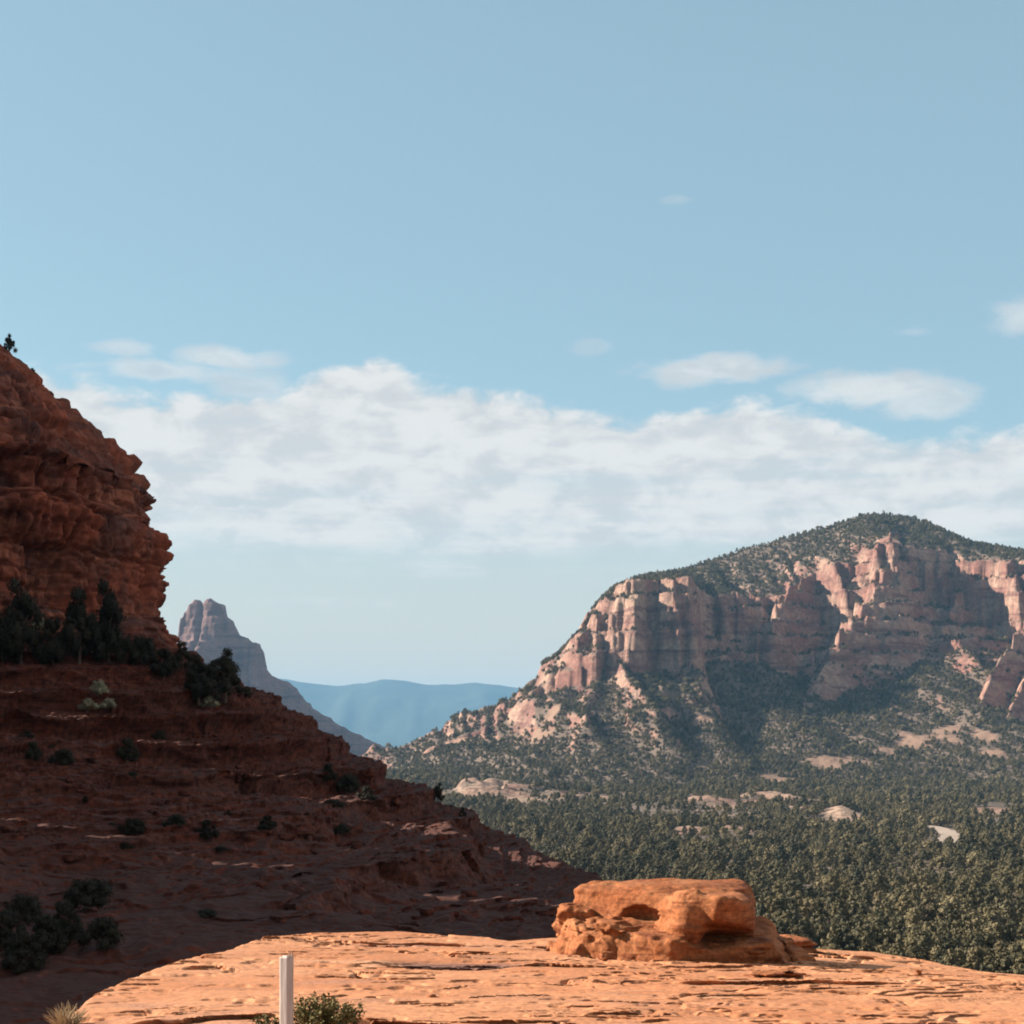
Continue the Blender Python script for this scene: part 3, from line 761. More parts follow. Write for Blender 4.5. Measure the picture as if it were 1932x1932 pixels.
def crown_mesh(name, seed, shape, n_leaf, leaf, lobes=9, core=True):
    """unit-high crown: lobes of leaf sprays round small dark cores. shape: cone, round, low"""
    r = np.random.default_rng(seed)
    parts = []
    for k in range(lobes):
        t = (k + r.uniform(0, 1)) / lobes
        if shape == 'cone': h = 0.18 + 0.74 * t; rad = 0.30 * (1 - t) ** 0.7 + 0.03; lr = 0.17 - 0.08 * t
        elif shape == 'wild': h = 0.10 + 0.82 * t * r.uniform(.6, 1.05); rad = 0.48 * math.sqrt(1.02 - t) ; lr = r.uniform(.09, .2) * (1.1 - .45 * t)
        elif shape == 'round': h = 0.26 + 0.56 * t; rad = 0.34 * math.sqrt(max(0.05, 1 - (2 * t - 0.8) ** 2 * .7)); lr = 0.19 - 0.05 * t
        else: h = 0.22 + 0.5 * t; rad = 0.62 * (1 - t * .6); lr = 0.26 - 0.06 * t
        a = k * 2.4 + r.uniform(-.5, .5)
        rad *= r.uniform(.35, 1.1)
        c = np.array([rad * math.cos(a), rad * math.sin(a), h])
        rv = np.array([lr, lr, lr * .85]) * r.uniform(.8, 1.2)
        if core: parts.append(ball(r, 4, c, rv * .62, .15))
        m = n_leaf // lobes
        d = r.normal(size=(m, 3)); d /= np.linalg.norm(d, axis=1)[:, None]
        p = c + d * rv * (r.uniform(.6, 1.1, (m, 1)) + .3 * r.uniform(0, 1, (m, 1)) ** 4)
        parts.append(leaf_tris(p, d, leaf, r))
    v, f = merge(parts)
    v[:, 2] = np.maximum(v[:, 2], 0.02)
    return make_mesh(name, v, f)
def tube_path(pts, radii, n=6):
    pts = np.asarray(pts, float); V = []
    for i, p in enumerate(pts):
        t = pts[min(i + 1, len(pts) - 1)] - pts[max(i - 1, 0)]; t = t / (np.linalg.norm(t) + 1e-9)
        a = np.cross(t, [0.3, 1, 0.1]); a /= np.linalg.norm(a); b = np.cross(t, a)
        for k in range(n):
            w = 2 * math.pi * k / n
            V.append(p + radii[i] * (math.cos(w) * a + math.sin(w) * b))
    V = np.array(V); m = len(pts)
    i = np.arange(m * n).reshape(m, n); j = np.roll(i, -1, 1)
    q = np.stack([i[:-1], j[:-1], j[1:], i[1:]], -1).reshape(-1, 4)
    return V, np.concatenate([q[:, :3], q[:, [0, 2, 3]]], 0)
def trunk_mesh(name, seed, h=0.75, rad=0.035, limbs=5, spread=.3):
    r = np.random.default_rng(seed)
    k = 6
    path = np.array([[.03 * r.normal() * i / k, .03 * r.normal() * i / k, h * i / (k - 1)] for i in range(k)]); path[0, 2] = -0.06
    parts = [tube_path(path, [rad * (1.3 - .2 * i) for i in range(k)])]
    for _ in range(limbs):
        i = r.integers(1, k - 1); a = r.uniform(0, 6.28); s = spread * r.uniform(.5, 1)
        e = path[i] + [s * math.cos(a), s * math.sin(a), s * r.uniform(.4, .9)]
        parts.append(tube_path([path[i], (path[i] + e) / 2 + [0, 0, .02], e], [rad * .6, rad * .42, rad * .15], 5))
    return make_mesh(name, *merge(parts))
KIND_SPEC = [('round', M_JUN, 1000, .046, 14), ('cone', M_JUN2, 1000, .042, 15), ('wild', M_JUN2, 1000, .046, 17), ('wild', M_JUN, 1000, .044, 18), ('cone', M_JUN, 950, .044, 13), ('low', M_JUN, 900, .056, 12)]
CROWNS = []
for i, (sh, mt, n, lf, lb) in enumerate(KIND_SPEC):
    c = crown_mesh('crown', 100 + i, sh, n, lf, lb); c.materials.append(mt)
    t = trunk_mesh('trunk', 200 + i); t.materials.append(M_BARK)
    CROWNS.append((c, t))

# ---- where the trees of the valley and the mountain stand
def scatter(x0, x1, y0, y1, step, jit=0.45):
    gx, gy = np.meshgrid(np.arange(x0, x1, step), np.arange(y0, y1, step))
    x = (gx + rng.uniform(-jit, jit, gx.shape) * step).ravel(); y = (gy + rng.uniform(-jit, jit, gy.shape) * step).ravel()
    return x, y
pts = []
for y0, y1, st in ((215, 520, 6.0), (520, 900, 6.0), (900, 1400, 6.6), (1400, 2150, 7.2), (2150, 3900, 13.0)):
    x, y = scatter(-0.16 * y1, 0.42 * y1, y0, y1, st)
    a = x / y
    ok = (a > -0.16) & (a < 0.42)
    x, y = x[ok], y[ok]
    thin = fbm(x / 60, y / 60, octs=3, seed=601)
    ok = (bare_mask(x, y) < 0.35 + 0.6 * (rng.uniform(size=len(x)) < .2)) & (road_dist(x, y) > 9) & (road_dist(x * 1.018, y * 1.018) > 9) & (road_dist(x * 1.036, y * 1.036) > 9) & (road_dist(x * 1.054, y * 1.054) > 8) & (rng.uniform(size=len(x)) < 0.93 - (0.65 if y0 > 800 else 0.4) * sm(thin, 0.1, 0.6))
    # kept clear of the dirt road on the viewer's side, as the cut through the trees shows
    x, y = x[ok], y[ok]
    z = ground_z(x, y)
    inm = (x > MXS[0]) & (x < MXS[-1]) & (y > MYS[0]) & (y < MYS[-1])
    zm = np.where(inm, bilin(MZ, x, y), -999)
    ok = zm < z - 0.5
    pts.append(np.stack([x, y, z, np.clip(rng.lognormal(0, .36, len(x)), .4, 2.0) * (7.0 if y1 < 600 else 5.2)], -1)[ok])
# the mountain
for y0, y1, st in ((1660, 2100, 6.3), (2100, 2500, 6.0), (2500, 3000, 6.2)):
    x, y = scatter(-400, 1250, y0, y1, st)
    z = bilin(MZ, x, y)
    e = 4.0
    g = np.hypot(bilin(MZ, x + e, y) - bilin(MZ, x - e, y), bilin(MZ, x, y + e) - bilin(MZ, x, y - e)) / (2 * e)
    zn = bilin(MZONE, x, y)
    thin = fbm(x / 40, y / 40, octs=3, seed=602)
    prob = (0.90 - 0.3 * sm(thin, 0.1, 0.6)) * (1 - sm(g, 1.15 - .25 * zn, 1.6 - .25 * zn)) * (1 - 0.2 * zn)
    ok = (rng.uniform(size=len(x)) < prob) & (z > ground_z(x, y) - 0.5) & (bare_mask(x, y) < 0.4 + 0.6 * (rng.uniform(size=len(x)) < .25))
    x, y, z = x[ok], y[ok], z[ok]
    pts.append(np.stack([x, y, z - 0.4, np.clip(rng.lognormal(0, .28, len(x)), .45, 1.7) * 5.6], -1))
TREES = np.concatenate(pts)
_a = TREES[:, 0] / TREES[:, 1]
_belt = (TREES[:, 1] > 260) & (TREES[:, 1] < 850) & (_a < 0.19) & (rng.uniform(size=len(TREES)) < .35)
TALL = _belt | ((TREES[:, 1] < 1500) & (rng.uniform(size=len(TREES)) < .06))       # taller pointed trees among the round ones
TREES[TALL, 3] *= rng.uniform(1.3, 1.7, TALL.sum())
TREES[:, 3] = np.minimum(TREES[:, 3], np.interp(TREES[:, 1], [200, 450, 900], [7.5, 10.5, 12.5]))
# which ones the picture shows largest: in frame, above the slab's skyline, right of the hill
tx, ty, tz, th = TREES.T
tpx, ttop, tbot = CX + F * tx / ty, HY - F * (tz + th) / ty, HY - F * tz / ty
hill_px = np.interp(ttop, [1425, 1470, 1545, 1612, 1662, 1700], [720, 750, 900, 1000, 1100, 1200])
seen = (tpx > np.maximum(hill_px + 6, 0)) & (tpx < 1925) & (ttop < np.interp(tpx, edge_px, edge_y) - 12) & ~((tpx > 1105) & (tpx < 1420) & (ttop > 1655))
order = np.where(seen)[0][np.argsort(ty[seen])][:300]
single = np.zeros(len(TREES), bool); single[order] = True
FOREST = 'trees of the dense forest below the slab'
for n, i in enumerate(order):
    x, y, z, h = TREES[i]
    k = int(rng.choice([1, 1, 4])) if TALL[i] else int(rng.integers(0, 6))
    low = KIND_SPEC[k][0] == 'low'
    e = empty('juniper_tree', (x, y, z), rng.uniform(0, 6.28), (h * rng.uniform(.85, 1.05),) * 2 + (h * 1.1,),
              label='small green juniper tree in the near rows of the forest below the slab', cat='tree', group=FOREST)
    c, t = CROWNS[k]
    add('crown', c, None, parent=e); add('trunk', t, None, parent=e)
rest = TREES[~single]
def build_forest():
    protos = bpy.data.collections.new('forest_kinds')
    for i, (c, t) in enumerate(CROWNS):
        cv = np.empty(len(c.vertices) * 3, np.float32); c.vertices.foreach_get('co', cv)
        o = bpy.data.objects.new('forest_kind', c); protos.objects.link(o)
    n = len(rest)
    me = bpy.data.meshes.new('forest')
    me.vertices.add(n); me.vertices.foreach_set('co', np.ascontiguousarray(rest[:, :3], np.float32).ravel())
    attr(me, 'size', rest[:, 3]); attr(me, 'turn', rng.uniform(0, 6.28, n))
    a = me.attributes.new('pick', 'INT', 'POINT'); a.data.foreach_set('value', np.where(TALL[~single], rng.choice([1, 1, 4], n), rng.integers(0, 6, n)).astype(np.int32))
    o = add('forest', me, M_JUN, kind='stuff', label='dense forest of small junipers covering the valley and mountain slopes')
    ng = bpy.data.node_groups.new('forest', 'GeometryNodeTree')
    ng.interface.new_socket('Geometry', in_out='INPUT', socket_type='NodeSocketGeometry')
    ng.interface.new_socket('Geometry', in_out='OUTPUT', socket_type='NodeSocketGeometry')
    N = ng.nodes; L = ng.links
    gi, go = N.new('NodeGroupInput'), N.new('NodeGroupOutput')
    ci = N.new('GeometryNodeCollectionInfo'); ci.inputs[0].default_value = protos
    ci.inputs['Separate Children'].default_value = True; ci.inputs['Reset Children'].default_value = True
    ip = N.new('GeometryNodeInstanceOnPoints')
    def na(nm, dt):
        q = N.new('GeometryNodeInputNamedAttribute'); q.data_type = dt; q.inputs['Name'].default_value = nm
        return q.outputs['Attribute']
    L.new(gi.outputs[0], ip.inputs['Points']); L.new(ci.outputs[0], ip.inputs['Instance'])
    ip.inputs['Pick Instance'].default_value = True
    L.new(na('pick', 'INT'), ip.inputs['Instance Index'])
    cx = N.new('ShaderNodeCombineXYZ'); L.new(na('turn', 'FLOAT'), cx.inputs[2])
    er = N.new('FunctionNodeEulerToRotation'); L.new(cx.outputs[0], er.inputs[0]); L.new(er.outputs[0], ip.inputs['Rotation'])
    cs = N.new('ShaderNodeCombineXYZ'); s = na('size', 'FLOAT')
    for i in range(3): L.new(s, cs.inputs[i])
    L.new(cs.outputs[0], ip.inputs['Scale'])
    L.new(ip.outputs[0], go.inputs[0])
    m = o.modifiers.new('forest', 'NODES'); m.node_group = ng
build_forest()
print('forest trees', len(rest), 'single', len(order))

# ---- shrubs and trees on the shaded hill
SHRUB = {}
def shrub_kind(key, seed, shape, n, leaf, lobes, mat, trunk):
    c = crown_mesh('foliage', seed, shape, n, leaf, lobes); c.materials.append(mat)
    t = trunk_mesh('trunk' if trunk else 'stem', seed + 1, .6 if trunk else .4, .03 if trunk else .015, 6, .35); t.materials.append(M_BARK)
    SHRUB[key] = (c, t, trunk)
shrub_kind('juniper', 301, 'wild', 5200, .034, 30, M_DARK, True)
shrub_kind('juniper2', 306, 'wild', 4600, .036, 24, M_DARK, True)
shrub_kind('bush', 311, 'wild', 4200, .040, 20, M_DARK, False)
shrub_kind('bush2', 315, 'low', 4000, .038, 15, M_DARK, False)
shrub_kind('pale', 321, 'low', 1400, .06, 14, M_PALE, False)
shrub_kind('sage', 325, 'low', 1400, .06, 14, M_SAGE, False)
def plant(kind, name, p, h, label, cat, group=None, wide=1.0):
    c, t, tr = SHRUB[kind]
    e = empty(name, p, rng.uniform(0, 6.28), (h * wide, h * wide, h), label=label, cat=cat, group=group)
    add('crown' if tr else 'foliage', c, None, parent=e); add('trunk' if tr else 'stem', t, None, parent=e)
    return e
def on_hill(px, py):
    return pick(hill_z, px, py, 34, 240)
HILLPLANTS = [
 # kind, px, base py, height px, width factor, label
 ('juniper', 425, 1318, 92, .85, 'big dark juniper overhanging the skyline of the shaded hill beside the hazy spire'),
 ('juniper', 375, 1322, 85, .9, 'dark juniper next to the skyline one, directly below the hazy spire'),
 ('juniper2', 345, 1258, 55, .8, 'small dark upright juniper standing against the foot of the hazy spire'),
 ('bush', 310, 1275, 62, .8, 'dark bush under the right corner of the red cliff'),
 ('bush2', 268, 1255, 70, .7, 'dark bush at the right end of the cliff foot thicket'),
 ('juniper', 205, 1250, 150, .55, 'tallest dark juniper against the foot of the red cliff'),
 ('juniper2', 150, 1250, 140, .6, 'dark pointed juniper at the cliff foot beside the tallest one'),
 ('bush', 100, 1250, 100, .6, 'dark bush in the middle of the cliff foot thicket'),
 ('juniper', 40, 1248, 150, .6, 'dark juniper at the cliff foot near the left picture edge'),
 ('bush2', 5, 1250, 110, .6, 'dark bush at the cliff foot cut by the left picture edge'),
 ('pale', 75, 1180, 32, .9, 'pale leafy shrub glowing among the dark thicket at the cliff foot'),
 ('pale', 187, 1312, 36, .8, 'pale grey rounded shrub on the upper ledges of the shaded hill'),
 ('pale', 165, 1338, 28, .9, 'pale yellowish shrub at the end of the sunlit ledges'),
 ('pale', 205, 1334, 24, 1.1, 'low grey green shrub beside the pale yellowish one'),
 ('pale', 393, 1334, 26, .9, 'pale shrub in front of the big dark juniper'),
 ('bush', 62, 1432, 42, .8, 'dark bush below the dark overhang near the left picture edge'),
 ('bush2', 118, 1440, 40, .9, 'dark bush below the overhang, second from the left picture edge'),
 ('bush', 240, 1436, 52, .8, 'dark bush on the red ledge below the pale shrubs'),
 ('bush2', 300, 1395, 24, .9, 'little dark bush above the red ledge'),
 ('bush', 620, 1470, 38, .9, 'dark bush on the right face of the hill, upper of three'),
 ('bush2', 655, 1492, 44, .9, 'dark bush on the right face of the hill, middle of three'),
 ('bush', 690, 1512, 36, .9, 'dark bush on the right face of the hill, lowest of three'),
 ('bush2', 250, 1575, 40, 1., 'dark bush above the sunlit fleck on the lower slope'),
 ('bush', 390, 1580, 42, .9, 'dark bush right of the sunlit fleck on the lower slope'),
 ('bush2', 330, 1560, 32, 1., 'small dark bush between two others above the sunlit fleck'),
 ('bush', 505, 1565, 34, 1., 'dark bush in the middle of the shaded slope'),
 ('bush2', 45, 1745, 70, .8, 'large black bush at the left picture edge beside the slab hollow'),
 ('bush', 120, 1770, 85, .8, 'large black bush in the hollow left of the slab'),
 ('bush2', 190, 1790, 75, .8, 'large black bush in the hollow nearest the slab edge'),
 ('bush', 40, 1830, 90, .9, 'black bush low in the bottom left hollow'),
 ('bush2', 165, 1715, 70, 1.1, 'black bush on the upper rim of the hollow'),
 ('bush', 85, 1800, 90, 1.0, 'widest black bush in the middle of the hollow'),
 ('bush', 5, 1790, 90, 1.0, 'black bush cut by the left picture edge in the hollow'),
 ('juniper', 826, 1508, 34, .8, 'small lone juniper on the falling ridge of the hill'),
 ('juniper2', 872, 1540, 20, .8, 'tiny tree on the ridge just below the lone juniper'),
]
for q in range(16):
    # scrub tufts along the ledge feet
    px, py = rng.uniform(0, 900), rng.uniform(1330, 1740)
    if py < np.interp(px, [0, 330, 640, 900], [1300, 1300, 1420, 1575]) or py > 1755: continue
    HILLPLANTS.append((('bush', 'bush2')[q % 2], px, py, rng.uniform(7, 22), rng.uniform(.9, 1.9), 'small dark scrub tuft on the ledges of the shaded hill'))
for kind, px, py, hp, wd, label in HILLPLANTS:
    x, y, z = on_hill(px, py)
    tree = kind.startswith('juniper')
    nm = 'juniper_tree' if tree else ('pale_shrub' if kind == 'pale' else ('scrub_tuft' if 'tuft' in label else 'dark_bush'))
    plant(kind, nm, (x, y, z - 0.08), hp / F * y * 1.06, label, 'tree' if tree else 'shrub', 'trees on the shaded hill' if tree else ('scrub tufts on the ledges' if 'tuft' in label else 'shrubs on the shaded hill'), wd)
def on_cliff(phi, s):
    X, Y, Z = cliff_point(np.array([phi]), np.array([s])); return float(X[0]), float(Y[0]), float(Z[0])
_S, _P = np.meshgrid(np.linspace(2, 40, 160), np.radians(np.linspace(-170, 60, 300)), indexing='ij')
_CX, _CY, _CZ = cliff_point(_P, _S)
_cpx, _cpy = CX + F * _CX / _CY, HY - F * _CZ / _CY
def cliff_sky(px):
    """highest point of the cliff on that picture column"""
    m = np.abs(_cpx - px) < 5
    i = np.argmin(np.where(m, _cpy, 9e9)); i = np.unravel_index(i, _cpy.shape)
    return _CX[i], _CY[i], _CZ[i]
x, y, z = cliff_sky(22); plant('juniper2', 'juniper_tree', (x, y, z - .2), 2.1, 'tiny dark tree on the skyline of the red cliff', 'tree', None, .7)
x, y, z = cliff_sky(64); plant('bush', 'dark_bush', (x, y, z - .15), .5, 'flat dark bush on the cliff skyline beside the tiny tree', 'shrub', None, 1.3)

# ------------------------------------------------------------------ boulders: solids cut from distance fields
def surf_nets(f, lo, hi, h):
    n = np.ceil((np.array(hi) - lo) / h).astype(int) + 1
    g = [lo[i] + h * np.arange(n[i]) for i in range(3)]
    X, Y, Z = np.meshgrid(*g, indexing='ij')
    V = f(X, Y, Z)
    S = V < 0
    c = np.zeros(tuple(n - 1), int)
    acc = np.zeros(tuple(n - 1) + (3,)); cnt = np.zeros(tuple(n - 1))
    sl = lambda o: tuple(slice(o[i], n[i] - 1 + o[i]) for i in range(3))
    for ax in range(3):
        for b in ((0, 0), (0, 1), (1, 0), (1, 1)):
            o0 = [0, 0, 0]; oth = [i for i in range(3) if i != ax]
            o0[oth[0]], o0[oth[1]] = b
            o1 = list(o0); o1[ax] = 1
            va, vb = V[sl(o0)], V[sl(o1)]
            cr = S[sl(o0)] != S[sl(o1)]
            t = np.where(cr, va / np.where(cr, va - vb, 1), 0)
            p = np.array(o0, float)[None, None, None, :] * np.ones(va.shape + (1,)); p[..., ax] = t
            acc += np.where(cr[..., None], p, 0); cnt += cr
    act = cnt > 0
    idx = -np.ones(act.shape, int); idx[act] = np.arange(act.sum())
    base = np.stack(np.nonzero(act), -1)
    verts = np.array(lo) + h * (base + acc[act] / cnt[act][:, None])
    faces = []
    for ax in range(3):
        u, v = [(1, 2), (2, 0), (0, 1)][ax]
        o1 = [0, 0, 0]; o1[ax] = 1
        s0 = [slice(1, n[i] - 1) for i in range(3)]; s0[ax] = slice(0, n[ax] - 1)
        s1 = list(s0); s1[ax] = slice(1, n[ax])
        a, b = S[tuple(s0)], S[tuple(s1)]
        q = np.stack(np.nonzero(a != b), -1)
        flip = a[tuple(q.T)]
        off = np.ones(3, int); off[ax] = 0
        q = q + off
        eu, ev = np.eye(3, dtype=int)[u], np.eye(3, dtype=int)[v]
        def gi(w): return idx[w[:, 0], w[:, 1], w[:, 2]]
        quad = np.stack([gi(q - eu - ev), gi(q - ev), gi(q), gi(q - eu)], -1)
        quad[~flip] = quad[~flip][:, ::-1]
        faces.append(quad)
    return verts, np.concatenate(faces)
def rbox(X, Y, Z, c, hlf, rnd, rz=0, tilt=(0, 0)):
    x, y, z = X - c[0], Y - c[1], Z - c[2]
    ca, sa_ = math.cos(rz), math.sin(rz)
    x, y = ca * x + sa_ * y, -sa_ * x + ca * y
    z = z - tilt[0] * x - tilt[1] * y
    qx, qy, qz = np.abs(x) - hlf[0] + rnd, np.abs(y) - hlf[1] + rnd, np.abs(z) - hlf[2] + rnd
    out = np.sqrt(np.maximum(qx, 0) ** 2 + np.maximum(qy, 0) ** 2 + np.maximum(qz, 0) ** 2)
    return out + np.minimum(np.maximum(qx, np.maximum(qy, qz)), 0) - rnd
def ell(X, Y, Z, c, r):
    k = np.sqrt(((X - c[0]) / r[0]) ** 2 + ((Y - c[1]) / r[1]) ** 2 + ((Z - c[2]) / r[2]) ** 2)
    return (k - 1) * min(r)
def smin(a, b, k):
    h = np.clip(0.5 + 0.5 * (b - a) / k, 0, 1)
    return b * (1 - h) + a * h - k * h * (1 - h)
def smax(a, b, k): return -smin(-a, -b, k)
BX, BY, BZ = pick(slab_z, 1275, 1812, 14, 30)
BY += 0.75; BX *= BY / (BY - 0.75); BZ = -(1818 - HY) / F * BY
SC = BY / F                                   # metres per picture unit at the boulder
def lx(px): return (px - 1275) * SC
def lz(py): return (1818 - py) * SC
def rock_noise(X, Y, Z, seed, a=0.035, fr=2.2):
    return a * fbm(X * fr, Y * fr, Z * fr, 4, seed) + 0.022 * vn(X * .5, Y * .5, (Z + .08 * fbm(X, Y, octs=2, seed=seed + 3)) * 13, seed + 5) + 0.012 * vn(X * .8, Y * .8, (Z + .05 * fbm(X, Y, octs=2, seed=seed + 3)) * 34, seed + 6) + 0.010 * fbm(X * 9, Y * 9, Z * 12, 3, seed + 7)
def plane(X, Y, Z, p, n):
    n = np.array(n, float) / np.linalg.norm(n)
    return (X - p[0]) * n[0] + (Y - p[1]) * n[1] + (Z - p[2]) * n[2]
def cap_f(X, Y, Z):
    w = 0.05 * fbm(X * 1.1, Y * 1.1, Z * 1.1, 3, 703)
    prow = (lx(1345), -0.75, 0.7)
    d = plane(X, Y, Z, (0, 1.3, 0.985), (-0.02, -0.035, 1)) + w * 1.2
    d = smax(d, plane(X, Y, Z, prow, (-0.72, -0.69, 0.20)) + w, 0.14)           # the side that takes the sun
    d = smax(d, plane(X, Y, Z, prow, (0.56, -0.82, -0.16)) - w, 0.07)           # the shaded side
    d = smax(d, plane(X, Y, Z, (lx(1423), 0, 0.7), (1, -0.15, 0.05)), 0.30)
    d = smax(d, plane(X, Y, Z, (lx(1104), 0, 0.6), (-1, -0.1, 0.10)) + w, 0.10)
    d = smax(d, plane(X, Y, Z, (0, 1.5, 0.7), (0, 1, 0)), 0.2)
    d = smax(d, plane(X, Y, Z, (0, 0.25, lz(1768)), (-0.05, -0.30, -1)), 0.04)
    d = smax(d, -ell(X, Y, Z, (lx(1198), 0.05, lz(1734)), (0.36, 0.46, 0.19)), 0.03)          # dark hollow
    d = smax(d, -ell(X, Y, Z, (lx(1135), 0.40, lz(1692)), (0.20, 0.40, 0.12)), 0.06)           # scoop at the left end
    d = smin(d, ell(X, Y, Z, (lx(1288), -0.28, lz(1738)), (0.26, 0.38, 0.42)), 0.20)           # lobe
    d = smax(d, -ell(X, Y, Z, (lx(1250), -0.42, lz(1722)), (0.07, 0.26, 0.12)), 0.04)
    d = smax(d, -ell(X, Y, Z, (lx(1405), -0.80, lz(1778)), (0.60, 0.85, 0.27)), 0.06)          # undercut
    return d + rock_noise(X, Y, Z, 700, .022)
def base_f(X, Y, Z):
    prow = (lx(1251), -0.82, 0.2)
    cv, bd = voro(X * 2.2 + 3, Y * 2.2, Z * 2.6, 712)
    c2, b2 = voro(X * 5.2, Y * 5.2, Z * 6, 714)
    left = 1 - sm(X, lx(1135), lx(1225))
    d = plane(X, Y, Z, (0, 0, lz(1750) - 0.13 * sm(X, lx(1270), lx(1330))), (0.0, -0.10, 1))
    d = smax(d, plane(X, Y, Z, prow, (-0.60, -0.80, 0.12)), 0.02)
    d = smax(d, plane(X, Y, Z, prow, (0.30, -0.95, -0.04)), 0.02)
    d = smax(d, plane(X, Y, Z, (lx(1490), 0, 0), (1, -0.2, 0.7)), 0.05)
    d = smax(d, plane(X, Y, Z, (lx(1072), 0, 0), (-1, -0.2, 0.35)), 0.05)
    d = smax(d, plane(X, Y, Z, (0, 1.3, 0), (0, 1, 0)), 0.1)
    d = smax(d, plane(X, Y, Z, (0, 0, -0.25), (0, 0, -1)), 0.05)
    d = smax(d, -ell(X, Y, Z, (lx(1236), -0.72, lz(1755)), (0.13, 0.26, 0.08)), 0.02)          # hole at the corner
    d = smax(d, -ell(X, Y, Z, (lx(1110), -0.45, lz(1795)), (0.16, 0.30, 0.07)), 0.02)
    return d + rock_noise(X, Y, Z, 710, .022, 2.6) - (cv - .5) * (.05 + .12 * left) - (c2 - .5) * (.02 + .05 * left)
def chip_f(w, d_, h, seed, rz=0.0):
    """an angular stone: a handful of flat breaks, edges barely rounded"""
    r = np.random.default_rng(seed)
    nn = r.normal(size=(13, 3)); nn /= np.linalg.norm(nn, axis=1)[:, None]
    off = r.uniform(.62, .95, 13)
    ca, sa_ = math.cos(rz), math.sin(rz)
    def f(X, Y, Z):
        x, y, z = (ca * X + sa_ * Y) / w, (-sa_ * X + ca * Y) / d_, (Z - h * .35) / (h * .65)
        d = np.maximum(np.maximum(np.abs(x), np.abs(y)), np.abs(z)) - .95
        for n_, o_ in zip(nn, off): d = smax(d, x * n_[0] + y * n_[1] + z * n_[2] - o_, .04)
        return d * min(w, d_, h * .65) + rock_noise(X, Y, Z, seed, .012, 5)
    return f
def solid(name, f, lo, hi, h, loc, mat, label, cat, group=None, smooth=False):
    v, q = surf_nets(f, np.array(lo, float), np.array(hi, float), h)
    return add(name, make_mesh(name, v, q), mat, smooth=smooth, loc=loc, label=label, cat=cat, group=group)
org = (BX, BY, BZ)
solid('boulder', cap_f, (-1.6, -1.3, 0.2), (1.6, 2.0, 1.35), 0.024, org, M_BOULDER, 'large flat topped orange boulder resting on the broken block on the slab', 'boulder')
solid('rock_block', base_f, (-1.75, -1.2, -0.3), (1.8, 1.7, 0.95), 0.024, org, M_BOULDER, 'broken angular orange block under the large flat topped boulder', 'rock')
def chip(px, py, w, d_, h, seed, label, rz=0., dy=0.0, lift=0.0, group='loose stones round the boulder'):
    x, y, z = pick(slab_z, px, py, 13, 30)
    y += dy; x *= y / (y - dy); z = float(slab_z(np.array([x]), np.array([y]))[0]) + lift
    m = max(w, d_) * 1.5
    solid('rock', chip_f(w, d_, h, seed, rz), (-m, -m, -h), (m, m, h * 1.6), max(w, h) / 16, (x, y, z), M_BOULDER, label, 'rock', group)
chip(1480, 1815, .24, .45, .30, 731, 'wedge of orange rock at the shaded right end of the broken block', .4, .5)
chip(1425, 1818, .20, .22, .17, 732, 'small lit orange rock in front of the right end wedge', .9, .3)
chip(1092, 1792, .20, .25, .26, 733, 'jagged rock at the left foot of the broken block', .3, .5)
chip(1076, 1772, .16, .2, .30, 734, 'leftmost pale topped rock beside the broken block', .7, .9)
chip(1100, 1762, .17, .2, .42, 751, 'upright jagged rock leaning on the left end of the block', .5, .8)
chip(1135, 1790, .18, .2, .34, 752, 'angular rock against the left face of the block', 1.1, .45)
chip(1160, 1800, .13, .14, .20, 753, 'squat angular rock at the foot of the lit block face', .2, .25)
chip(1064, 1782, .11, .14, .15, 754, 'outermost small rock of the rubble left of the block', .8, .4)
chip(1118, 1806, .14, .15, .13, 735, 'small rock chip in front of the left foot of the block', .2, .2)
chip(1145, 1812, .10, .12, .09, 736, 'tiny rock chip between the left chips and the lit block face', .5, .1)
chip(1500, 1800, .35, .5, .20, 737, 'low dark rock ledge behind the right end wedge, in shadow', .2, .9)
chip(1465, 1842, .26, .16, .05, 738, 'thin flat stone lying on the slab right of the boulder', .35)
chip(1330, 1850, .30, .12, .035, 739, 'thin flat stone lying on the slab below the boulder', -.1)
chip(815, 1882, .035, .03, .035, 740, 'tiny dark stone alone on the bare slab', 0)
chip(1735, 1838, .05, .05, .05, 741, 'small stone on the slab near the right cracks', 0)
chip(395, 1802, .14, .1, .06, 742, 'small flat stone on the left skyline of the slab', 0, -.3)

STONES = []
for i in range(5):
    v, q = surf_nets(chip_f(.30 + .05 * i, .24, .26, 760 + i), np.array([-.7, -.7, -.4]), np.array([.7, .7, .6]), .05)
    me = make_mesh('rock', v, q); me.materials.append(M_HILL); STONES.append(me)
for i in range(70):
    px, py = rng.uniform(0, 1080), rng.uniform(1330, 1745)
    if py < np.interp(px, [0, 330, 640, 900, 1000, 1100], [1300, 1300, 1430, 1580, 1640, 1690]): continue
    x, y, z = on_hill(px, py)
    o = add('rock', STONES[i % 5], None, loc=(x, y, z - .03), label='loose dark red rock lying on the ledges of the shaded hill', cat='rock', group='loose rocks on the shaded hill')
    o.rotation_euler = (0, 0, rng.uniform(0, 6.28)); o.scale = (float(rng.uniform(.5, 1.6) * min(1.5, max(.5, y / 80))),) * 3
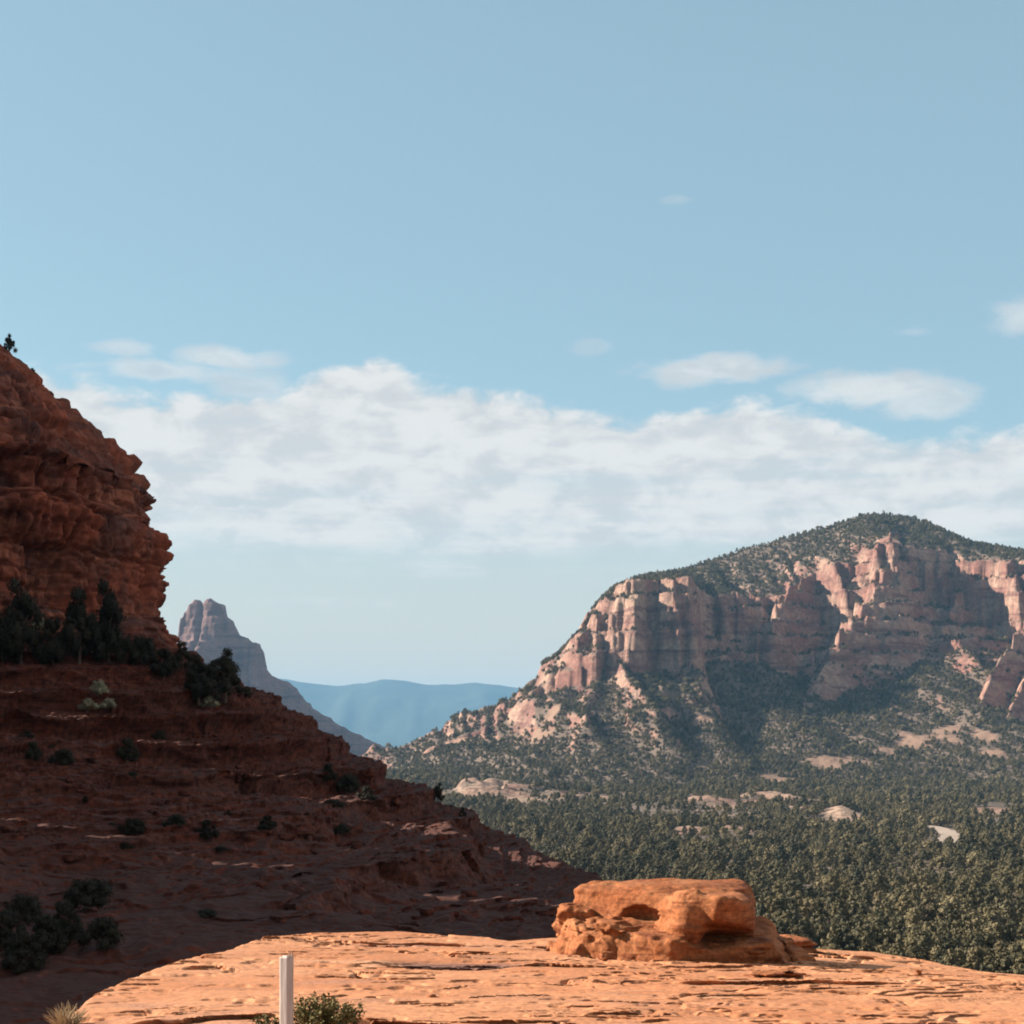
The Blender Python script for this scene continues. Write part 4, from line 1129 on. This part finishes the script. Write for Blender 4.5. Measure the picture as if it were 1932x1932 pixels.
# ------------------------------------------------------------------ the marker post, and plants in front
def build_post():
    D = 11.0
    x, y, zt = at(540.5, 1803, D)
    gz = float(slab_z(np.array([x]), np.array([y]))[0])
    hgt = zt - gz
    e = empty('marker_post', (x, y, gz - 0.12), R(-27), label='weathered white wooden marker post standing in the shrub', cat='post')
    r = np.random.default_rng(5)
    # a squared timber, splintered at the top, with a sawn kerf down the shaded side
    w, d_ = 0.037, 0.036
    n = 40
    zz = np.linspace(0, hgt + 0.12, n)
    ring = []
    prof = []
    for t in np.linspace(-1, 1, 9)[:-1]: prof.append((t, -1))
    for t in np.linspace(-1, 1, 9)[:-1]: prof.append((1, t))
    for t in np.linspace(1, -1, 9)[:-1]: prof.append((t, 1))
    for t in np.linspace(1, -1, 9)[:-1]: prof.append((-1, t))
    prof = np.array(prof, float)
    ln = np.linalg.norm(prof, axis=1)
    prof = prof * (1 - 0.06 * sm(ln, 1.25, 1.42))[:, None]
    V = []
    for i, z in enumerate(zz):
        j = 1 + 0.025 * fbm(prof[:, 0] * 3, prof[:, 1] * 3, np.full(len(prof), z * 9), 3, 801)
        V.append(np.stack([prof[:, 0] * w * j, prof[:, 1] * d_ * j, np.full(len(prof), z)], -1))
    V = np.array(V)
    V[-1, :, 2] += 0.018 * fbm(prof[:, 0] * 2.4, prof[:, 1] * 2.4, octs=3, seed=803) - 0.012 * (prof[:, 0] < 0)
    h, m = V.shape[:2]
    i = np.arange(h * m).reshape(h, m); j = np.roll(i, -1, 1)
    q = np.stack([i[:-1], j[:-1], j[1:], i[1:]], -1).reshape(-1, 4)
    v = V.reshape(-1, 3)
    cen = len(v)
    v = np.concatenate([v, [[0, 0, V[-1, :, 2].mean() - 0.008]]])
    f = np.concatenate([q[:, :3], q[:, [0, 2, 3]], np.stack([i[-1], j[-1], np.full(m, cen)], -1)])
    m_, nt, b = new_mat('weathered_wood', 0.85)
    p = nd(nt, 'ShaderNodeTexCoord').outputs['Object']
    g = noise(nt, scaled(nt, p, (60, 60, 3)), 1.0, 5, 0.6, .2)
    nt.links.new(mixc(nt, sstep(nt, g, .3, .7), (0.30, 0.255, 0.23), (0.46, 0.41, 0.385)), b.inputs['Base Color'])
    bump(nt, b, g, .5, .004)
    add('post_shaft', make_mesh('post_shaft', v, f), m_, parent=e)
    for k, (sx_, sz_) in enumerate(((0.012, 0.028), (0.031, 0.022))):      # splinters left standing at the top
        s = make_mesh('splinter', *tube_path([[sx_, 0.02, hgt + .10], [sx_ + .001, 0.021, hgt + .12 + sz_ * .6], [sx_ + .002, .02, hgt + .12 + sz_]], [.007, .005, .001], 5))
        add('splinter', s, plain('bare_wood', (0.32, 0.22, 0.18), .9, .2, 30), parent=e)
build_post()
def stem_plant(name, px, py, D, h, n_stem, spread, leaves, leaf, mat, label, cat, stemmat, seed, up=.6):
    r = np.random.default_rng(seed)
    x, y, _ = at(px, py, D)
    z = float(slab_z(np.array([x]), np.array([y]))[0])
    e = empty(name, (x, y, z - .02), label=label, cat=cat)
    st, lf = [], []
    for k in range(n_stem):
        a = r.uniform(0, 6.28); s = spread * math.sqrt(r.uniform(0.02, 1)); hh = h * r.uniform(.55, 1.0) * (1 - .35 * (s / spread) ** 2)
        p0 = np.array([.2 * s * math.cos(a), .2 * s * math.sin(a), 0])
        p2 = np.array([s * math.cos(a), s * math.sin(a), hh])
        p1 = (p0 + p2) / 2 + [.0, .0, hh * .12] + r.normal(size=3) * .02
        st.append(tube_path([p0, p1, p2], [.004, .003, .0012], 4))
        m = leaves
        t = r.uniform(.25, 1.05, m) if leaves else np.zeros(0)
        if m:
            c = ((1 - t) ** 2)[:, None] * p0 + (2 * t * (1 - t))[:, None] * p1 + (t ** 2)[:, None] * p2 + r.normal(size=(m, 3)) * leaf * .8
            d = r.normal(size=(m, 3)) * .7 + [0, 0, .5]; d /= np.linalg.norm(d, axis=1)[:, None]
            lf.append(leaf_tris(c, d, leaf, r))
    add('stem', make_mesh('stem', *merge(st)), stemmat, parent=e)
    if lf: add('foliage', make_mesh('foliage', *merge(lf)), mat, parent=e)
    return e
stem_plant('green_shrub', 612, 1938, 11.4, .30, 70, .30, 60, .018, M_SAGE, 'small olive green shrub right of the marker post', 'shrub', M_BARK, 901)
stem_plant('green_shrub', 515, 1938, 11.4, .23, 30, .16, 50, .017, M_SAGE, 'small olive sprig left of the marker post', 'shrub', M_BARK, 902)
stem_plant('grass_tuft', 125, 1925, 12.7, .26, 130, .20, 0, .02, M_STRAW, 'pale dry grass tuft at the lower left rim of the slab', 'grass tuft', M_STRAW, 903)

# ------------------------------------------------------------------ the air
def build_haze():
    x0, x1, y0, y1, z0, z1 = -28500, 28500, -28500, 28500, -175, 870
    v = np.array([(x, y, z) for x in (x0, x1) for y in (y0, y1) for z in (z0, z1)], float)
    f = np.array([(0, 1, 3, 2), (4, 6, 7, 5), (0, 4, 5, 1), (2, 3, 7, 6), (0, 2, 6, 4), (1, 5, 7, 3)])
    m = bpy.data.materials.new('haze'); m.use_nodes = True
    nt = m.node_tree; nt.nodes.clear()
    pv = nd(nt, 'ShaderNodeVolumePrincipled')
    pv.inputs['Color'].default_value = (0.22, 0.46, 0.72, 1)
    pv.inputs['Density'].default_value = HAZE
    pv.inputs['Anisotropy'].default_value = 0.0
    out = nd(nt, 'ShaderNodeOutputMaterial')
    nt.links.new(pv.outputs[0], out.inputs['Volume'])
    add('haze', make_mesh('haze', v, f), m, kind='stuff', label='thin blue haze filling the air over the valley')
HAZE = 4.0e-5
build_haze()
